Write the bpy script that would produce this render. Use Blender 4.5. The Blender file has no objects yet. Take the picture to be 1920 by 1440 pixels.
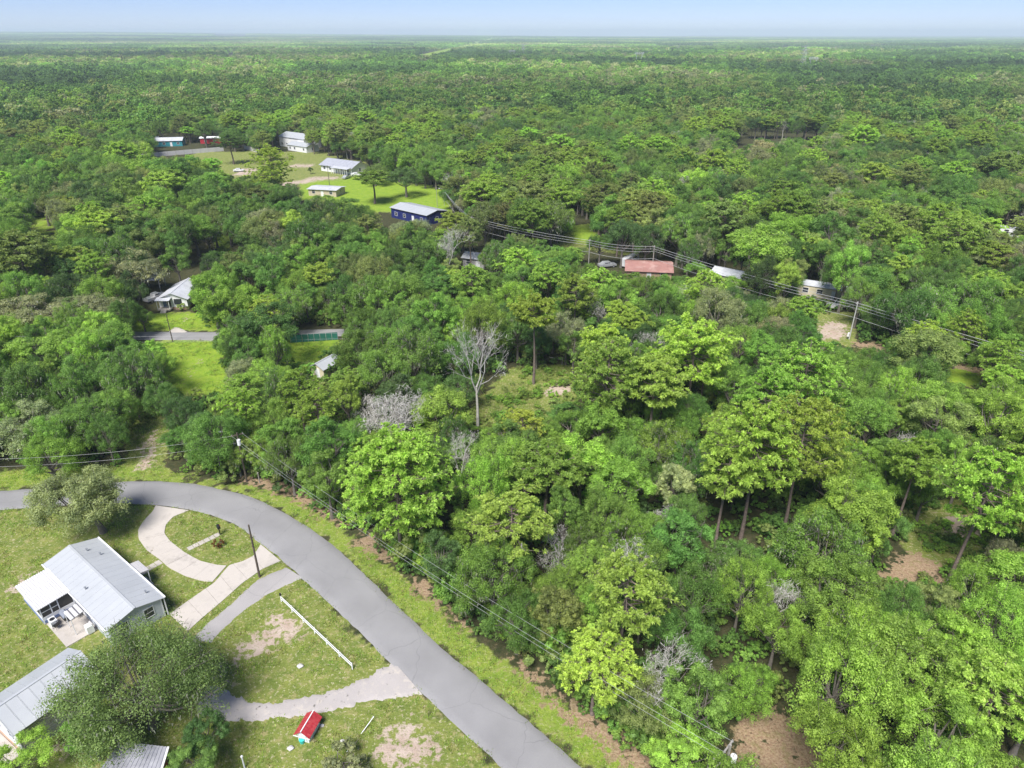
import bpy, math, random
import numpy as np
from mathutils import Vector, Matrix, Euler

# ------------------------------------------------------------------ camera, sky, sun, exposure
sc = bpy.context.scene
F, Y0, CAMH = 1297.0, 64.0, 55.0              # focal length in photo pixels, horizon row, drone height
PITCH = math.atan((720 - Y0) / F)
SUN_EL, SUN_AZ = math.radians(56), math.radians(203)   # azimuth: compass, clockwise from +Y
cd = bpy.data.cameras.new('camera'); cam = bpy.data.objects.new('camera', cd)
sc.collection.objects.link(cam); sc.camera = cam
cd.sensor_fit = 'HORIZONTAL'; cd.sensor_width = 36; cd.lens = 36 * F / 1920
cd.clip_start = 0.5; cd.clip_end = 80000
cam.location = (0, 0, CAMH); cam.rotation_euler = (math.pi / 2 - PITCH, 0, 0)
w = bpy.data.worlds.new('World'); sc.world = w; w.use_nodes = True
wn, wl = w.node_tree.nodes, w.node_tree.links
sky = wn.new('ShaderNodeTexSky'); sky.sky_type = 'NISHITA'; sky.sun_disc = False
sky.sun_elevation = SUN_EL; sky.sun_rotation = SUN_AZ
sky.air_density = 1.0; sky.dust_density = 0.2; sky.ozone_density = 10.0; sky.altitude = 3000
tint = wn.new('ShaderNodeMix'); tint.data_type = 'RGBA'; tint.blend_type = 'MULTIPLY'; tint.inputs[0].default_value = 1; tint.inputs[7].default_value = (1.1, .93, 1., 1)
wl.new(sky.outputs[0], tint.inputs[6]); wl.new(tint.outputs[2], wn['Background'].inputs[0]); wn['Background'].inputs[1].default_value = 0.092
sl = bpy.data.lights.new('sun', 'SUN'); sl.energy = 4.9; sl.angle = math.radians(26); sl.color = (1, 0.97, 0.92)
so = bpy.data.objects.new('sun', sl); sc.collection.objects.link(so)
sd = Vector((math.sin(SUN_AZ) * math.cos(SUN_EL), math.cos(SUN_AZ) * math.cos(SUN_EL), math.sin(SUN_EL)))
so.rotation_euler = (-sd).to_track_quat('-Z', 'Y').to_euler()
vs = sc.view_settings; vs.view_transform = 'Standard'; vs.look = 'None'; vs.gamma = 1; vs.use_curve_mapping = False
vs.exposure = 0.53
cy = sc.cycles; cy.max_bounces = 6; cy.diffuse_bounces = 4; cy.glossy_bounces = 2; cy.transmission_bounces = 4
cy.volume_bounces = 1; cy.transparent_max_bounces = 4; cy.sample_clamp_indirect = 5
cy.use_denoising = True

R = np.random.default_rng(7); random.seed(7)
C = sc.collection

# ------------------------------------------------------------------ pixel <-> ground
cP, sP = math.cos(PITCH), math.sin(PITCH)
def G(px, py, z=0.0):
    """ground (or height z) point seen at photo pixel px,py"""
    x, y = (px - 960) / F, -(py - 720) / F
    dy, dz = cP + y * sP, -sP + y * cP
    t = (CAMH - z) / -dz
    return Vector((x * t, dy * t, z))
def PXY(X, Y, Z):
    X, Y, Z = (np.asarray(a, float) for a in (X, Y, Z))
    d = Y * cP + (CAMH - Z) * sP
    d = np.maximum(d, .01)
    u = Y * sP - (CAMH - Z) * cP
    return 960 + F * X / d, 720 - F * u / d, d
def inpoly(px, py, poly):
    px, py = np.asarray(px, float), np.asarray(py, float)
    r = np.zeros(px.shape, bool); n = len(poly)
    for i in range(n):
        x1, y1 = poly[i]; x2, y2 = poly[(i + 1) % n]
        if y1 == y2: continue
        c = ((y1 > py) != (y2 > py)) & (px < (x2 - x1) * (py - y1) / (y2 - y1) + x1)
        r ^= c
    return r
def hash2(ix, iy, s):
    v = np.sin(ix * 127.1 + iy * 311.7 + s * 74.7) * 43758.5453
    return v - np.floor(v)
def vnoise(x, y, s=0):
    x, y = np.asarray(x, float), np.asarray(y, float)
    ix, iy = np.floor(x), np.floor(y); fx, fy = x - ix, y - iy
    fx, fy = fx * fx * (3 - 2 * fx), fy * fy * (3 - 2 * fy)
    a, b = hash2(ix, iy, s), hash2(ix + 1, iy, s); c, d = hash2(ix, iy + 1, s), hash2(ix + 1, iy + 1, s)
    return (a * (1 - fx) + b * fx) * (1 - fy) + (c * (1 - fx) + d * fx) * fy
def fbm(x, y, s=0, o=3):
    t = 0; a = .5
    for k in range(o): t = t + a * vnoise(x * 2 ** k, y * 2 ** k, s + k); a *= .5
    return t / (1 - .5 ** o)

# ------------------------------------------------------------------ object helpers
def tag(o, label=None, cat=None, group=None, kind=None):
    if label: o['label'] = label
    if cat: o['category'] = cat
    if group: o['group'] = group
    if kind: o['kind'] = kind
    return o
def link(o, parent=None):
    C.objects.link(o)
    if parent: o.parent = parent
    return o
def empty(name, loc=(0, 0, 0), rz=0.0):
    o = bpy.data.objects.new(name, None); o.empty_display_size = .3
    o.location = loc; o.rotation_euler = (0, 0, rz); return link(o)
def mesh(name, V, Fc, mats, attrs=None, midx=None, smooth=False):
    me = bpy.data.meshes.new(name)
    V = np.asarray(V, np.float32).reshape(-1, 3)
    if isinstance(Fc, np.ndarray):
        nf, k = Fc.shape
        me.vertices.add(len(V)); me.vertices.foreach_set('co', V.ravel())
        me.loops.add(nf * k); me.loops.foreach_set('vertex_index', Fc.astype(np.int32).ravel())
        me.polygons.add(nf); me.polygons.foreach_set('loop_start', np.arange(0, nf * k, k, dtype=np.int32))
        me.update(calc_edges=True)
    else:
        me.from_pydata([tuple(v) for v in V.tolist()], [], Fc)
    for m in (mats if isinstance(mats, (list, tuple)) else [mats]): me.materials.append(m)
    if midx is not None: me.polygons.foreach_set('material_index', np.asarray(midx, np.int32))
    if smooth: me.polygons.foreach_set('use_smooth', np.ones(len(me.polygons), bool))
    for n, (dom, typ, dat) in (attrs or {}).items():
        a = me.attributes.new(n, typ, dom)
        a.data.foreach_set('color' if typ == 'FLOAT_COLOR' else 'value', np.asarray(dat, np.float32).ravel())
    me.update()
    return me
def obj(name, me, parent=None):
    return link(bpy.data.objects.new(name, me), parent)
class MB:
    """collects boxes, slabs, tubes and prisms into one mesh"""
    def __init__(s): s.v = []; s.f = []
    def add(s, V, Fs):
        o = len(s.v); s.v += [tuple(v) for v in V]; s.f += [tuple(i + o for i in f) for f in Fs]; return s
    def box(s, x0, x1, y0, y1, z0, z1):
        return s.add([(x0, y0, z0), (x1, y0, z0), (x1, y1, z0), (x0, y1, z0), (x0, y0, z1), (x1, y0, z1), (x1, y1, z1), (x0, y1, z1)],
                     [(3, 2, 1, 0), (4, 5, 6, 7), (0, 1, 5, 4), (1, 2, 6, 5), (2, 3, 7, 6), (3, 0, 4, 7)])
    def prism(s, pts, z0, z1):
        n = len(pts); a = sum(pts[i][0] * pts[(i + 1) % n][1] - pts[(i + 1) % n][0] * pts[i][1] for i in range(n))
        if a < 0: pts = pts[::-1]
        V = [(p[0], p[1], z0) for p in pts] + [(p[0], p[1], z1) for p in pts]
        return s.add(V, [tuple(range(n))[::-1], tuple(range(n, 2 * n))] + [(i, (i + 1) % n, n + (i + 1) % n, n + i) for i in range(n)])
    def slab(s, q, t):
        """four corner points (any tilt), thickness t downwards"""
        q = [Vector(p) for p in q]; n = (q[1] - q[0]).cross(q[2] - q[0]).normalized()
        if n.z < 0: n = -n; q = q[::-1]
        return s.add([tuple(p) for p in q] + [tuple(p - n * t) for p in q],
                     [(0, 1, 2, 3), (7, 6, 5, 4), (1, 0, 4, 5), (2, 1, 5, 6), (3, 2, 6, 7), (0, 3, 7, 4)])
    def tube(s, pts, rad, n=6, cap=True):
        pts = [Vector(p) for p in pts]; rr = rad if isinstance(rad, (list, tuple)) else [rad] * len(pts)
        o = len(s.v); up = Vector((0, 0, 1))
        for i, p in enumerate(pts):
            d = (pts[min(i + 1, len(pts) - 1)] - pts[max(i - 1, 0)]).normalized()
            a = d.cross(up if abs(d.z) < .9 else Vector((1, 0, 0))).normalized(); b = d.cross(a)
            for k in range(n):
                t = 2 * math.pi * k / n; s.v.append(tuple(p + (a * math.cos(t) + b * math.sin(t)) * rr[i]))
        for i in range(len(pts) - 1):
            for k in range(n):
                q = o + i * n; s.f.append((q + k, q + n + k, q + n + (k + 1) % n, q + (k + 1) % n))
        if cap:
            s.f.append(tuple(o + k for k in range(n))); s.f.append(tuple(o + (len(pts) - 1) * n + k for k in range(n))[::-1])
        return s
    def build(s, name, mat, parent=None, smooth=False):
        return obj(name, mesh(name, s.v, s.f, mat, smooth=smooth), parent)
    def me(s, name, mat, smooth=False): return mesh(name, s.v, s.f, mat, smooth=smooth)

# ------------------------------------------------------------------ materials
def nm(name):
    m = bpy.data.materials.new(name); m.use_nodes = True
    nt = m.node_tree; nt.nodes.clear(); return m, nt
class NT:
    def __init__(s, nt): s.nt = nt
    def n(s, t, ins=None, **kw):
        nd = s.nt.nodes.new(t)
        for k, v in kw.items(): setattr(nd, k, v)
        for k, v in (ins or {}).items():
            if isinstance(v, bpy.types.NodeSocket): s.nt.links.new(v, nd.inputs[k])
            else: nd.inputs[k].default_value = v
        return nd
    def noise(s, vec, scale, detail=4, rough=.55):
        return s.n('ShaderNodeTexNoise', {'Vector': vec, 'Scale': scale, 'Detail': detail, 'Roughness': rough}).outputs['Fac']
    def ramp(s, fac, a, b, lo=0., hi=1.):
        return s.n('ShaderNodeMapRange', {'Value': fac, 'From Min': a, 'From Max': b, 'To Min': lo, 'To Max': hi}).outputs['Result']
    def mix(s, fac, a, b, mode='MIX'):
        nd = s.n('ShaderNodeMix', data_type='RGBA', blend_type=mode)
        for i, v in ((0, fac), (6, a), (7, b)):
            if isinstance(v, bpy.types.NodeSocket): s.nt.links.new(v, nd.inputs[i])
            else: nd.inputs[i].default_value = v if i == 0 else (*v, 1)
        return nd.outputs[2]
    def math(s, op, a, b=0.):
        return s.n('ShaderNodeMath', {0: a, 1: b}, operation=op).outputs[0]
    def out(s, sh): s.n('ShaderNodeOutputMaterial', {'Surface': sh})
def paint(name, col, var=.12, scale=1.2, rough=.6, metal=0., grime=None, gscale=.6, bump=0., spec=.4):
    """plain coating with uneven tone and optional grime"""
    m, nt = nm(name); N = NT(nt)
    co = N.n('ShaderNodeNewGeometry').outputs['Position']
    f = N.noise(co, scale, 5)
    c = N.mix(N.ramp(f, .3, .7), tuple(x * (1 - var) for x in col), tuple(min(1, x * (1 + var)) for x in col))
    if grime:
        g = N.ramp(N.noise(co, gscale, 8, .65), .5, .72)
        c = N.mix(g, c, grime)
    p = N.n('ShaderNodeBsdfPrincipled', {'Base Color': c, 'Roughness': rough, 'Metallic': metal, 'Specular IOR Level': spec})
    if bump:
        b = N.n('ShaderNodeBump', {'Height': N.noise(co, 9, 6), 'Strength': bump, 'Distance': .03}); nt.links.new(b.outputs[0], p.inputs['Normal'])
    N.out(p.outputs[0]); return m
def leafmat(name, trans=.3, spec=.25, default=(.07, .13, .02)):
    m, nt = nm(name); N = NT(nt)
    tone = N.n('ShaderNodeAttribute', attribute_type='INSTANCER', attribute_name='tone').outputs['Color']
    var = N.n('ShaderNodeAttribute', attribute_type='GEOMETRY', attribute_name='var').outputs['Fac']
    c = N.mix(1., tone, N.mix(var, (.52, .58, .5), (1.46, 1.42, 1.2)), 'MULTIPLY')
    p = N.n('ShaderNodeBsdfPrincipled', {'Base Color': c, 'Roughness': .5, 'Specular IOR Level': spec})
    tc = N.mix(1., c, (1.25, 1.18, .7), 'MULTIPLY')
    t = N.n('ShaderNodeBsdfTranslucent', {'Color': tc})
    x = N.n('ShaderNodeMixShader', {0: trans, 1: p.outputs[0], 2: t.outputs[0]})
    N.out(x.outputs[0]); return m
M = {}
M['leaf'] = leafmat('leaf', .5); M['needle'] = leafmat('needle', .45, .3)
M['moss'] = paint('spanish_moss', (.23, .24, .17), .25, 2)
M['bark'] = paint('oak_bark', (.16, .14, .12), .3, 4, .9, bump=.6)
M['pinebark'] = paint('pine_bark', (.18, .14, .12), .35, 5, .9, grime=(.1, .08, .07), gscale=3, bump=.6)
M['deadwood'] = paint('dead_wood', (.45, .43, .39), .2, 3, .85, grime=(.28, .26, .235), gscale=2)
M['whiteroof'] = paint('white_metal_roof', (.42, .435, .45), .04, .5, .42, grime=(.385, .4, .415), gscale=.35, spec=.5)
M['offwhite'] = paint('off_white_panel', (.5, .485, .485), .06, 1, .5)
M['white'] = paint('white_paint', (.75, .75, .76), .05, 1.5, .5)
M['siding'] = paint('pale_blue_siding', (.5, .53, .58), .06, 2, .6)
M['greywall'] = paint('grey_siding', (.25, .27, .32), .1, 2, .6)
M['bluestripe'] = paint('blue_panel', (.14, .19, .36), .1, 2, .6)
M['glass'] = paint('dark_glass', (.03, .035, .045), .2, 1, .08, spec=.6)
M['screen'] = paint('insect_screen', (.06, .055, .05), .2, 1, .6)
M['concrete'] = paint('pale_concrete', (.5, .455, .41), .09, .5, .85, grime=(.33, .3, .27), gscale=.5, bump=.25)
M['concrete2'] = paint('patio_concrete', (.45, .41, .37), .1, .6, .85, grime=(.33, .3, .26), gscale=.8)
M['wood'] = paint('weathered_wood', (.1, .078, .062), .25, 3, .85)
M['polewood'] = paint('grey_pole_wood', (.3, .28, .25), .2, 3, .85)
M['polecon'] = paint('concrete_pole', (.45, .45, .42), .1, 2, .8)
M['black'] = paint('black_plastic', (.02, .02, .022), .2, 2, .45)
M['steel'] = paint('galvanised_steel', (.42, .44, .47), .15, 1.5, .45, .5, grime=(.3, .28, .27), gscale=1.5)
M['rustroof'] = paint('weathered_grey_metal', (.36, .36, .4), .15, .8, .55, .2, grime=(.52, .52, .55), gscale=.9)
M['redroof'] = paint('red_metal_roof', (.42, .035, .045), .15, 2, .45, grime=(.5, .09, .09), gscale=2)
M['oldred'] = paint('faded_red_roof', (.33, .17, .145), .15, .5, .75, grime=(.45, .3, .26), gscale=.35)
M['redwood'] = paint('red_brown_boards', (.24, .06, .05), .2, 2, .75)
M['teal'] = paint('teal_wall', (.03, .24, .28), .15, 1, .6)
M['turq'] = paint('turquoise_plastic', (.05, .5, .46), .08, 3, .4)
M['navy'] = paint('navy_wall', (.02, .028, .14), .2, 1, .5)
M['beige'] = paint('beige_block', (.5, .42, .32), .1, 1.5, .8)
M['tan'] = paint('tan_brick', (.42, .28, .2), .15, 2, .8)
M['cream'] = paint('cream_wall', (.6, .54, .38), .08, 1.5, .7)
M['greyroof'] = paint('grey_shingle', (.32, .33, .37), .12, 1, .8)
M['ltroof'] = paint('light_grey_roof', (.5, .51, .54), .1, .7, .55, grime=(.4, .4, .42), gscale=.4)
M['dkroof'] = paint('dark_roof', (.1, .1, .11), .2, 1, .8)
M['greenmesh'] = paint('green_privacy_mesh', (.02, .13, .1), .15, 1, .8)
M['red'] = paint('red_paint', (.4, .03, .05), .1, 1, .35)
M['carwhite'] = paint('white_car_paint', (.7, .7, .71), .03, 1, .25, spec=.6)
M['cargrey'] = paint('silver_car_paint', (.45, .46, .48), .05, 1, .25, .3, spec=.6)
M['tyre'] = paint('tyre_rubber', (.025, .025, .026), .1, 2, .8)
M['flower'] = paint('red_brown_foliage', (.25, .07, .035), .3, 5, .8)
M['stone'] = paint('pale_stone', (.55, .53, .5), .15, 3, .9)
M['wire'] = paint('wire', (.42, .42, .42), .1, 1, .5)
M['glassins'] = paint('insulator', (.35, .33, .32), .1, 1, .4)

def asphalt(name, col, crack=False):
    m, nt = nm(name); N = NT(nt)
    co = N.n('ShaderNodeNewGeometry').outputs['Position']
    c = N.mix(N.ramp(N.noise(co, .22, 5), .3, .7), tuple(x * .9 for x in col), tuple(x * 1.1 for x in col))
    fine = N.noise(co, 14, 3)
    c = N.mix(N.ramp(fine, .35, .75, 0, .35), c, tuple(x * .62 for x in col))
    if crack:
        c = N.mix(N.ramp(N.noise(co, .9, 9, .7), .52, .66), c, (.5, .45, .4))
        c = N.mix(N.ramp(N.noise(co, 1.7, 8, .7), .6, .68), c, (.14, .13, .12))
    else:
        v = N.n('ShaderNodeTexVoronoi', {'Vector': N.n('ShaderNodeVectorMath', {0: co, 1: N.n('ShaderNodeTexNoise', {'Vector': co, 'Scale': .6}).outputs['Color']}, operation='ADD').outputs[0], 'Scale': .16}, feature='DISTANCE_TO_EDGE').outputs[0]
        c = N.mix(N.ramp(v, .0, .006, .35, 0.), c, (.1, .1, .105))
        c = N.mix(N.ramp(N.noise(co, .5, 7, .65), .6, .75, 0, .5), c, tuple(x * .8 for x in col))
    p = N.n('ShaderNodeBsdfPrincipled', {'Base Color': c, 'Roughness': .85, 'Specular IOR Level': .3})
    b = N.n('ShaderNodeBump', {'Height': fine, 'Strength': .3, 'Distance': .02}); nt.links.new(b.outputs[0], p.inputs['Normal'])
    N.out(p.outputs[0]); return m
M['road'] = asphalt('sun_bleached_asphalt', (.27, .264, .268))
M['drive2'] = asphalt('worn_asphalt_drive', (.36, .34, .335))
M['gravel'] = asphalt('broken_limerock_drive', (.43, .395, .38), True)

def groundmat():
    m, nt = nm('ground_cover'); N = NT(nt)
    co = N.n('ShaderNodeNewGeometry').outputs['Position']
    A = N.n('ShaderNodeAttribute', attribute_name='cover'); sep = N.n('ShaderNodeSeparateColor', {0: A.outputs['Color']})
    lawn, sand, straw = sep.outputs[0], sep.outputs[1], sep.outputs[2]; bright = A.outputs['Alpha']
    n1, n2, n3 = N.noise(co, .18, 6, .6), N.noise(co, 1.3, 8, .65), N.noise(co, 4.5, 6, .7)
    n4 = N.noise(co, .55, 7, .62)
    floor = N.mix(N.ramp(n2, .35, .65), (.035, .045, .018), (.085, .075, .04))
    floor = N.mix(N.ramp(n3, .55, .7, 0, .7), floor, (.06, .1, .025))
    far = N.ramp(n1, .3, .7)
    olive = N.mix(N.ramp(n4, .36, .62), (.14, .19, .04), (.235, .26, .065))
    brt = N.mix(N.ramp(n4, .35, .65), (.19, .34, .022), (.3, .43, .035))
    la = N.mix(bright, olive, brt)
    la = N.mix(N.ramp(n3, .42, .64, 0, .55), la, (.11, .15, .03))
    dry = N.math('MULTIPLY', N.ramp(n2, .52, .66), N.ramp(bright, 0, 1, 1., .12))
    la = N.mix(N.math('MULTIPLY', dry, .75), la, (.36, .31, .15))
    sp = N.ramp(N.noise(co, 3.2, 4, .75), .565, .63)
    sp = N.math('MULTIPLY', sp, N.ramp(bright, 0, 1, .8, .0))
    la = N.mix(sp, la, (.5, .45, .3))
    def edge(x, n, k=.55):   # ragged transition
        return N.ramp(N.math('ADD', x, N.math('MULTIPLY', N.math('SUBTRACT', n, .5), k * 2)), .42, .6)
    c = N.mix(edge(lawn, n4), floor, la)
    st = N.mix(N.ramp(n3, .38, .62), (.24, .15, .1), (.4, .3, .2))
    st = N.mix(N.ramp(n2, .5, .7, 0, .6), st, (.16, .17, .05))
    c = N.mix(edge(straw, n2, 1.3), c, st)
    sa = N.mix(N.ramp(n4, .35, .65), (.4, .3, .24), (.52, .43, .36))
    sa = N.mix(N.ramp(n3, .62, .7), sa, (.1, .08, .05))
    sa = N.mix(N.ramp(n2, .58, .66, 0, .8), sa, (.2, .2, .07))
    c = N.mix(edge(sand, n2, 1.1), c, sa)
    p = N.n('ShaderNodeBsdfPrincipled', {'Base Color': c, 'Roughness': .95, 'Specular IOR Level': .1})
    h = N.math('ADD', n3, N.math('MULTIPLY', n2, 2.))
    b = N.n('ShaderNodeBump', {'Height': h, 'Strength': .8, 'Distance': .12}); nt.links.new(b.outputs[0], p.inputs['Normal'])
    N.out(p.outputs[0]); return m
M['ground'] = groundmat()

# ------------------------------------------------------------------ layout data (photo pixels, turned into ground points)
OUT = [(0, 921), (62, 917), (150, 909), (233, 903), (317, 902), (375, 909), (442, 923), (500, 943), (549, 971), (601, 1006), (647, 1040), (697, 1090), (755, 1148), (797, 1186), (855, 1240), (901, 1277), (963, 1327), (1030, 1386), (1090, 1440)]
INN = [(0, 955), (62, 952), (130, 947), (208, 942), (292, 946), (354, 955), (400, 965), (450, 986), (487, 1017), (529, 1048), (562, 1080), (613, 1125), (663, 1172), (705, 1212), (735, 1246), (780, 1288), (813, 1319), (855, 1357), (897, 1394), (942, 1440)]
YARD = INN + [(942, 1600), (-200, 1600), (-200, 960)]
VERGE = OUT + [(1240, 1480), (1200, 1440), (1120, 1372), (1050, 1318), (960, 1250), (880, 1188), (800, 1122), (735, 1068), (660, 1008), (600, 965), (540, 928), (440, 905), (330, 888), (230, 872), (-100, 885), (-100, 925)]
STRAWS = [[(440, 888), (520, 893), (600, 925), (665, 972), (650, 992), (590, 967), (530, 927), (450, 905)], [(655, 1008), (720, 995), (765, 1045), (745, 1062), (700, 1045), (670, 1030)], [(760, 1075), (830, 1105), (900, 1165), (885, 1190), (820, 1145), (770, 1105)],
          [(930, 1205), (1000, 1250), (1060, 1300), (1130, 1350), (1250, 1440), (1190, 1470), (1120, 1405), (1050, 1345), (980, 1275)],
          [(1630, 1090), (1700, 1030), (1790, 1060), (1770, 1100), (1690, 1115)], [(1365, 1440), (1380, 1345), (1440, 1310), (1560, 1400), (1560, 1480), (1340, 1480)],
          [(1600, 638), (1690, 648), (1760, 670), (1900, 700), (1900, 720), (1700, 665), (1600, 652)]]
BRIGHT = [[(290, 636), (640, 636), (640, 690), (560, 690), (470, 700), (440, 740), (330, 745), (300, 700)], [(225, 588), (420, 585), (420, 620), (225, 622)],
          [(1760, 690), (1840, 688), (1880, 720), (1780, 730)], [(560, 340), (700, 330), (845, 355), (850, 400), (700, 400), (560, 375)], [(55, 395), (95, 400), (98, 450), (60, 440)],
          [(400, 440), (430, 440), (435, 475), (405, 475)], [(1060, 425), (1110, 420), (1130, 450), (1080, 455)],
          [(786, 103), (800, 106), (850, 94), (905, 82), (935, 72), (925, 71), (880, 81), (830, 93)]]
LAWN = [YARD, VERGE, [(230, 890), (240, 780), (330, 720), (310, 880)], [(900, 810), (880, 760), (960, 690), (1100, 680), (1080, 760), (1020, 800), (960, 860)],
        [(1520, 585), (1605, 585), (1605, 650), (1520, 650)], [(1690, 940), (1930, 920), (1930, 1040), (1800, 1080), (1690, 1040)],
        [(340, 290), (480, 280), (600, 285), (720, 310), (720, 340), (480, 345), (400, 340)], [(1020, 420), (1180, 430), (1190, 480), (1020, 460)],
        [(1860, 700), (1920, 700), (1920, 720), (1860, 720)]] + BRIGHT
SAND = [[(425, 1215), (470, 1190), (500, 1165), (520, 1145), (560, 1148), (600, 1190), (560, 1200), (520, 1215), (480, 1240), (440, 1240)],
        [(745, 1330), (790, 1345), (830, 1400), (860, 1445), (690, 1445), (700, 1400), (720, 1370)], [(255, 885), (262, 850), (285, 805), (302, 800), (295, 830), (285, 880)],
        [(340, 728), (352, 690), (380, 662), (392, 664), (368, 700), (356, 730)], [(395, 1240), (415, 1250), (430, 1290), (415, 1310), (395, 1290)],
        [(1040, 715), (1085, 725), (1060, 745), (1000, 745)], [(1540, 600), (1590, 605), (1590, 635), (1530, 640)], [(1760, 960), (1860, 975), (1850, 1010), (1770, 1010)],
        [(-10, 1115), (70, 1060), (90, 1065), (20, 1125)], [(340, 592), (352, 590), (358, 602), (342, 604)], [(65, 1395), (130, 1360), (140, 1400), (90, 1425)],
        [(215, 612), (250, 592), (252, 600), (235, 618)], [(-20, 1360), (30, 1390), (-20, 1400)], [(540, 303), (590, 306), (588, 318), (540, 316)], [(500, 348), (590, 331), (650, 334), (580, 343), (500, 358)],
        [(440, 318), (490, 314), (480, 330), (440, 328)], [(55, 385), (80, 385), (78, 400), (60, 400)], [(960, 1440), (1000, 1445), (1000, 1460), (960, 1450)]]

# ------------------------------------------------------------------ ground sheet
def axis(lo, hi, step, far, g=1.06):
    a = list(np.arange(lo, hi, step)); s = step; p = []
    x = hi
    while x < far: p.append(x); s *= g; x += s
    s = step; x = lo; q = []
    while x > -far:
        s *= g; x -= s; q.append(x)
    return np.array(q[::-1] + a + p)
def hills(x, y):
    d = np.hypot(x, y); k = np.clip((d - 5000) / 9000, 0, 1)
    h = fbm(x / 5200 + 3, y / 3800, 5, 3)
    left = np.clip(-x / np.maximum(y, 1) * 1.6 + .15, 0, 1)
    return k * (np.clip(h - .42, 0, 1) * 70 + left * 75)
gx = axis(-85, 85, .5, 26000); gy = axis(28, 150, .5, 26000)
gx = np.concatenate([gx]); XX, YY = np.meshgrid(gx, gy)
vx, vy = XX.ravel(), YY.ravel()
front = vy > 20
def cover(polys): 
    r = np.zeros(len(vx))
    for p in polys:
        xs = [a for a, b in p]; ys = [b for a, b in p]
        i = np.where(front & (gpx > min(xs) - 5) & (gpx < max(xs) + 5) & (gpy > min(ys) - 5) & (gpy < max(ys) + 5))[0]
        if len(i): r[i] = np.maximum(r[i], inpoly(gpx[i], gpy[i], p))
    return r
cov = 0
for k in range(5):     # averaged over shifted copies so that the covers blend into each other
    jx = vx + (fbm(vx / 1.6, vy / 1.6, 21 + k) - .5) * 3 + 1.1 * math.cos(k * 1.26); jy = vy + (fbm(vx / 1.6, vy / 1.6, 33 + k) - .5) * 3 + 1.1 * math.sin(k * 1.26)
    gpx, gpy, gd = PXY(jx, jy, 0)
    cov = cov + np.stack([cover(LAWN), np.maximum(np.maximum(cover(SAND[:2]) * .66, cover(SAND[2:3])), cover(SAND[4:]) * .75) + cover(SAND[3:4]) * .4, cover(STRAWS) * .85, np.maximum(cover(BRIGHT) * .85, cover([VERGE]) * .45)], 1) / 5
near = np.hypot(vx, vy) > 1500
fieldn = fbm(vx / 900, vy / 700, 55)
cov[:, 0] = np.where(near & (fieldn > .66), 1, cov[:, 0])
nx, ny = len(gx), len(gy)
ii = (np.arange(ny - 1)[:, None] * nx + np.arange(nx - 1)[None, :]).ravel()
gf = np.stack([ii, ii + 1, ii + nx + 1, ii + nx], 1)
gz = hills(vx, vy)
tag(obj('ground', mesh('ground', np.stack([vx, vy, gz], 1), gf, M['ground'], {'cover': ('POINT', 'FLOAT_COLOR', cov)})), 'grass, pine straw and sandy soil ground', 'ground', kind='structure')

def resample(P, n):
    P = np.array(P, float); s = np.r_[0, np.cumsum(np.hypot(*np.diff(P, axis=0).T))]
    t = np.linspace(0, s[-1], n)
    # smooth slightly
    return np.stack([np.interp(t, s, P[:, 0]), np.interp(t, s, P[:, 1])], 1)
def smooth(P, k=4):
    P = P.copy()
    for _ in range(k): P[1:-1] = P[1:-1] * .5 + (P[:-2] + P[2:]) * .25
    return P
def gl(pts): return [tuple(G(*p)[:2]) for p in pts]
def strip(name, A, B, mat, z=.03, jit=.12, n=160, across=6):
    A = smooth(resample(A, n), 6); B = smooth(resample(B, n), 6)
    nrm = (A - B) / np.linalg.norm(A - B, axis=1)[:, None]
    A = A + nrm * (R.normal(0, 1, (n, 1)) * .35 + (fbm(np.arange(n) / 4., np.zeros(n), 3) - .5)[:, None] * 2) * jit
    B = B - nrm * (R.normal(0, 1, (n, 1)) * .35 + (fbm(np.arange(n) / 4., np.ones(n), 9) - .5)[:, None] * 2) * jit
    V = []; 
    for k in range(across + 1):
        t = k / across; zz = z + .05 * 4 * t * (1 - t)
        V.append(np.c_[A * (1 - t) + B * t, np.full(n, zz)])
    Al, Bl = np.c_[A + nrm * .08, np.full(n, -.02)], np.c_[B - nrm * .08, np.full(n, -.02)]
    V = [Al] + V + [Bl]; V = np.concatenate(V); fs = []
    for k in range(across + 2):
        i = np.arange(n - 1) + k * n; fs.append(np.stack([i, i + n, i + n + 1, i + 1], 1))
    return obj(name, mesh(name, V, np.concatenate(fs), mat, smooth=False))
def ext(P, d0, d1):
    P = [np.array(p) for p in P]
    a = P[0] + (P[0] - P[2]) / np.linalg.norm(P[0] - P[2]) * d0; b = P[-1] + (P[-1] - P[-3]) / np.linalg.norm(P[-1] - P[-3]) * d1
    return [a] + P + [b]
tag(strip('road', ext(gl(OUT), 40, 25), ext(gl(INN), 40, 25), M['road']), 'curving grey asphalt road without markings past the white-roofed house', 'road', kind='structure')
fa, fb = gl([(255, 622), (413, 623), (553, 619), (633, 617)]), gl([(267, 637), (413, 639), (553, 632.5), (630, 630.5)])
tag(strip('road', ext(fa, 60, 60), ext(fb, 60, 60), M['road']), 'straight grey road crossing behind the bright green lawn', 'road', kind='structure')
tag(strip('driveway', gl([(536, 1064), (487, 1085), (450, 1118), (417, 1148), (385, 1173), (360, 1200)]), gl([(566, 1083), (533, 1098), (500, 1115), (458, 1144), (417, 1178), (395, 1205)]), M['drive2'], z=.02, jit=.1, n=60), 'worn grey asphalt driveway beside the concrete one', 'driveway', kind='structure')
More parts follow.
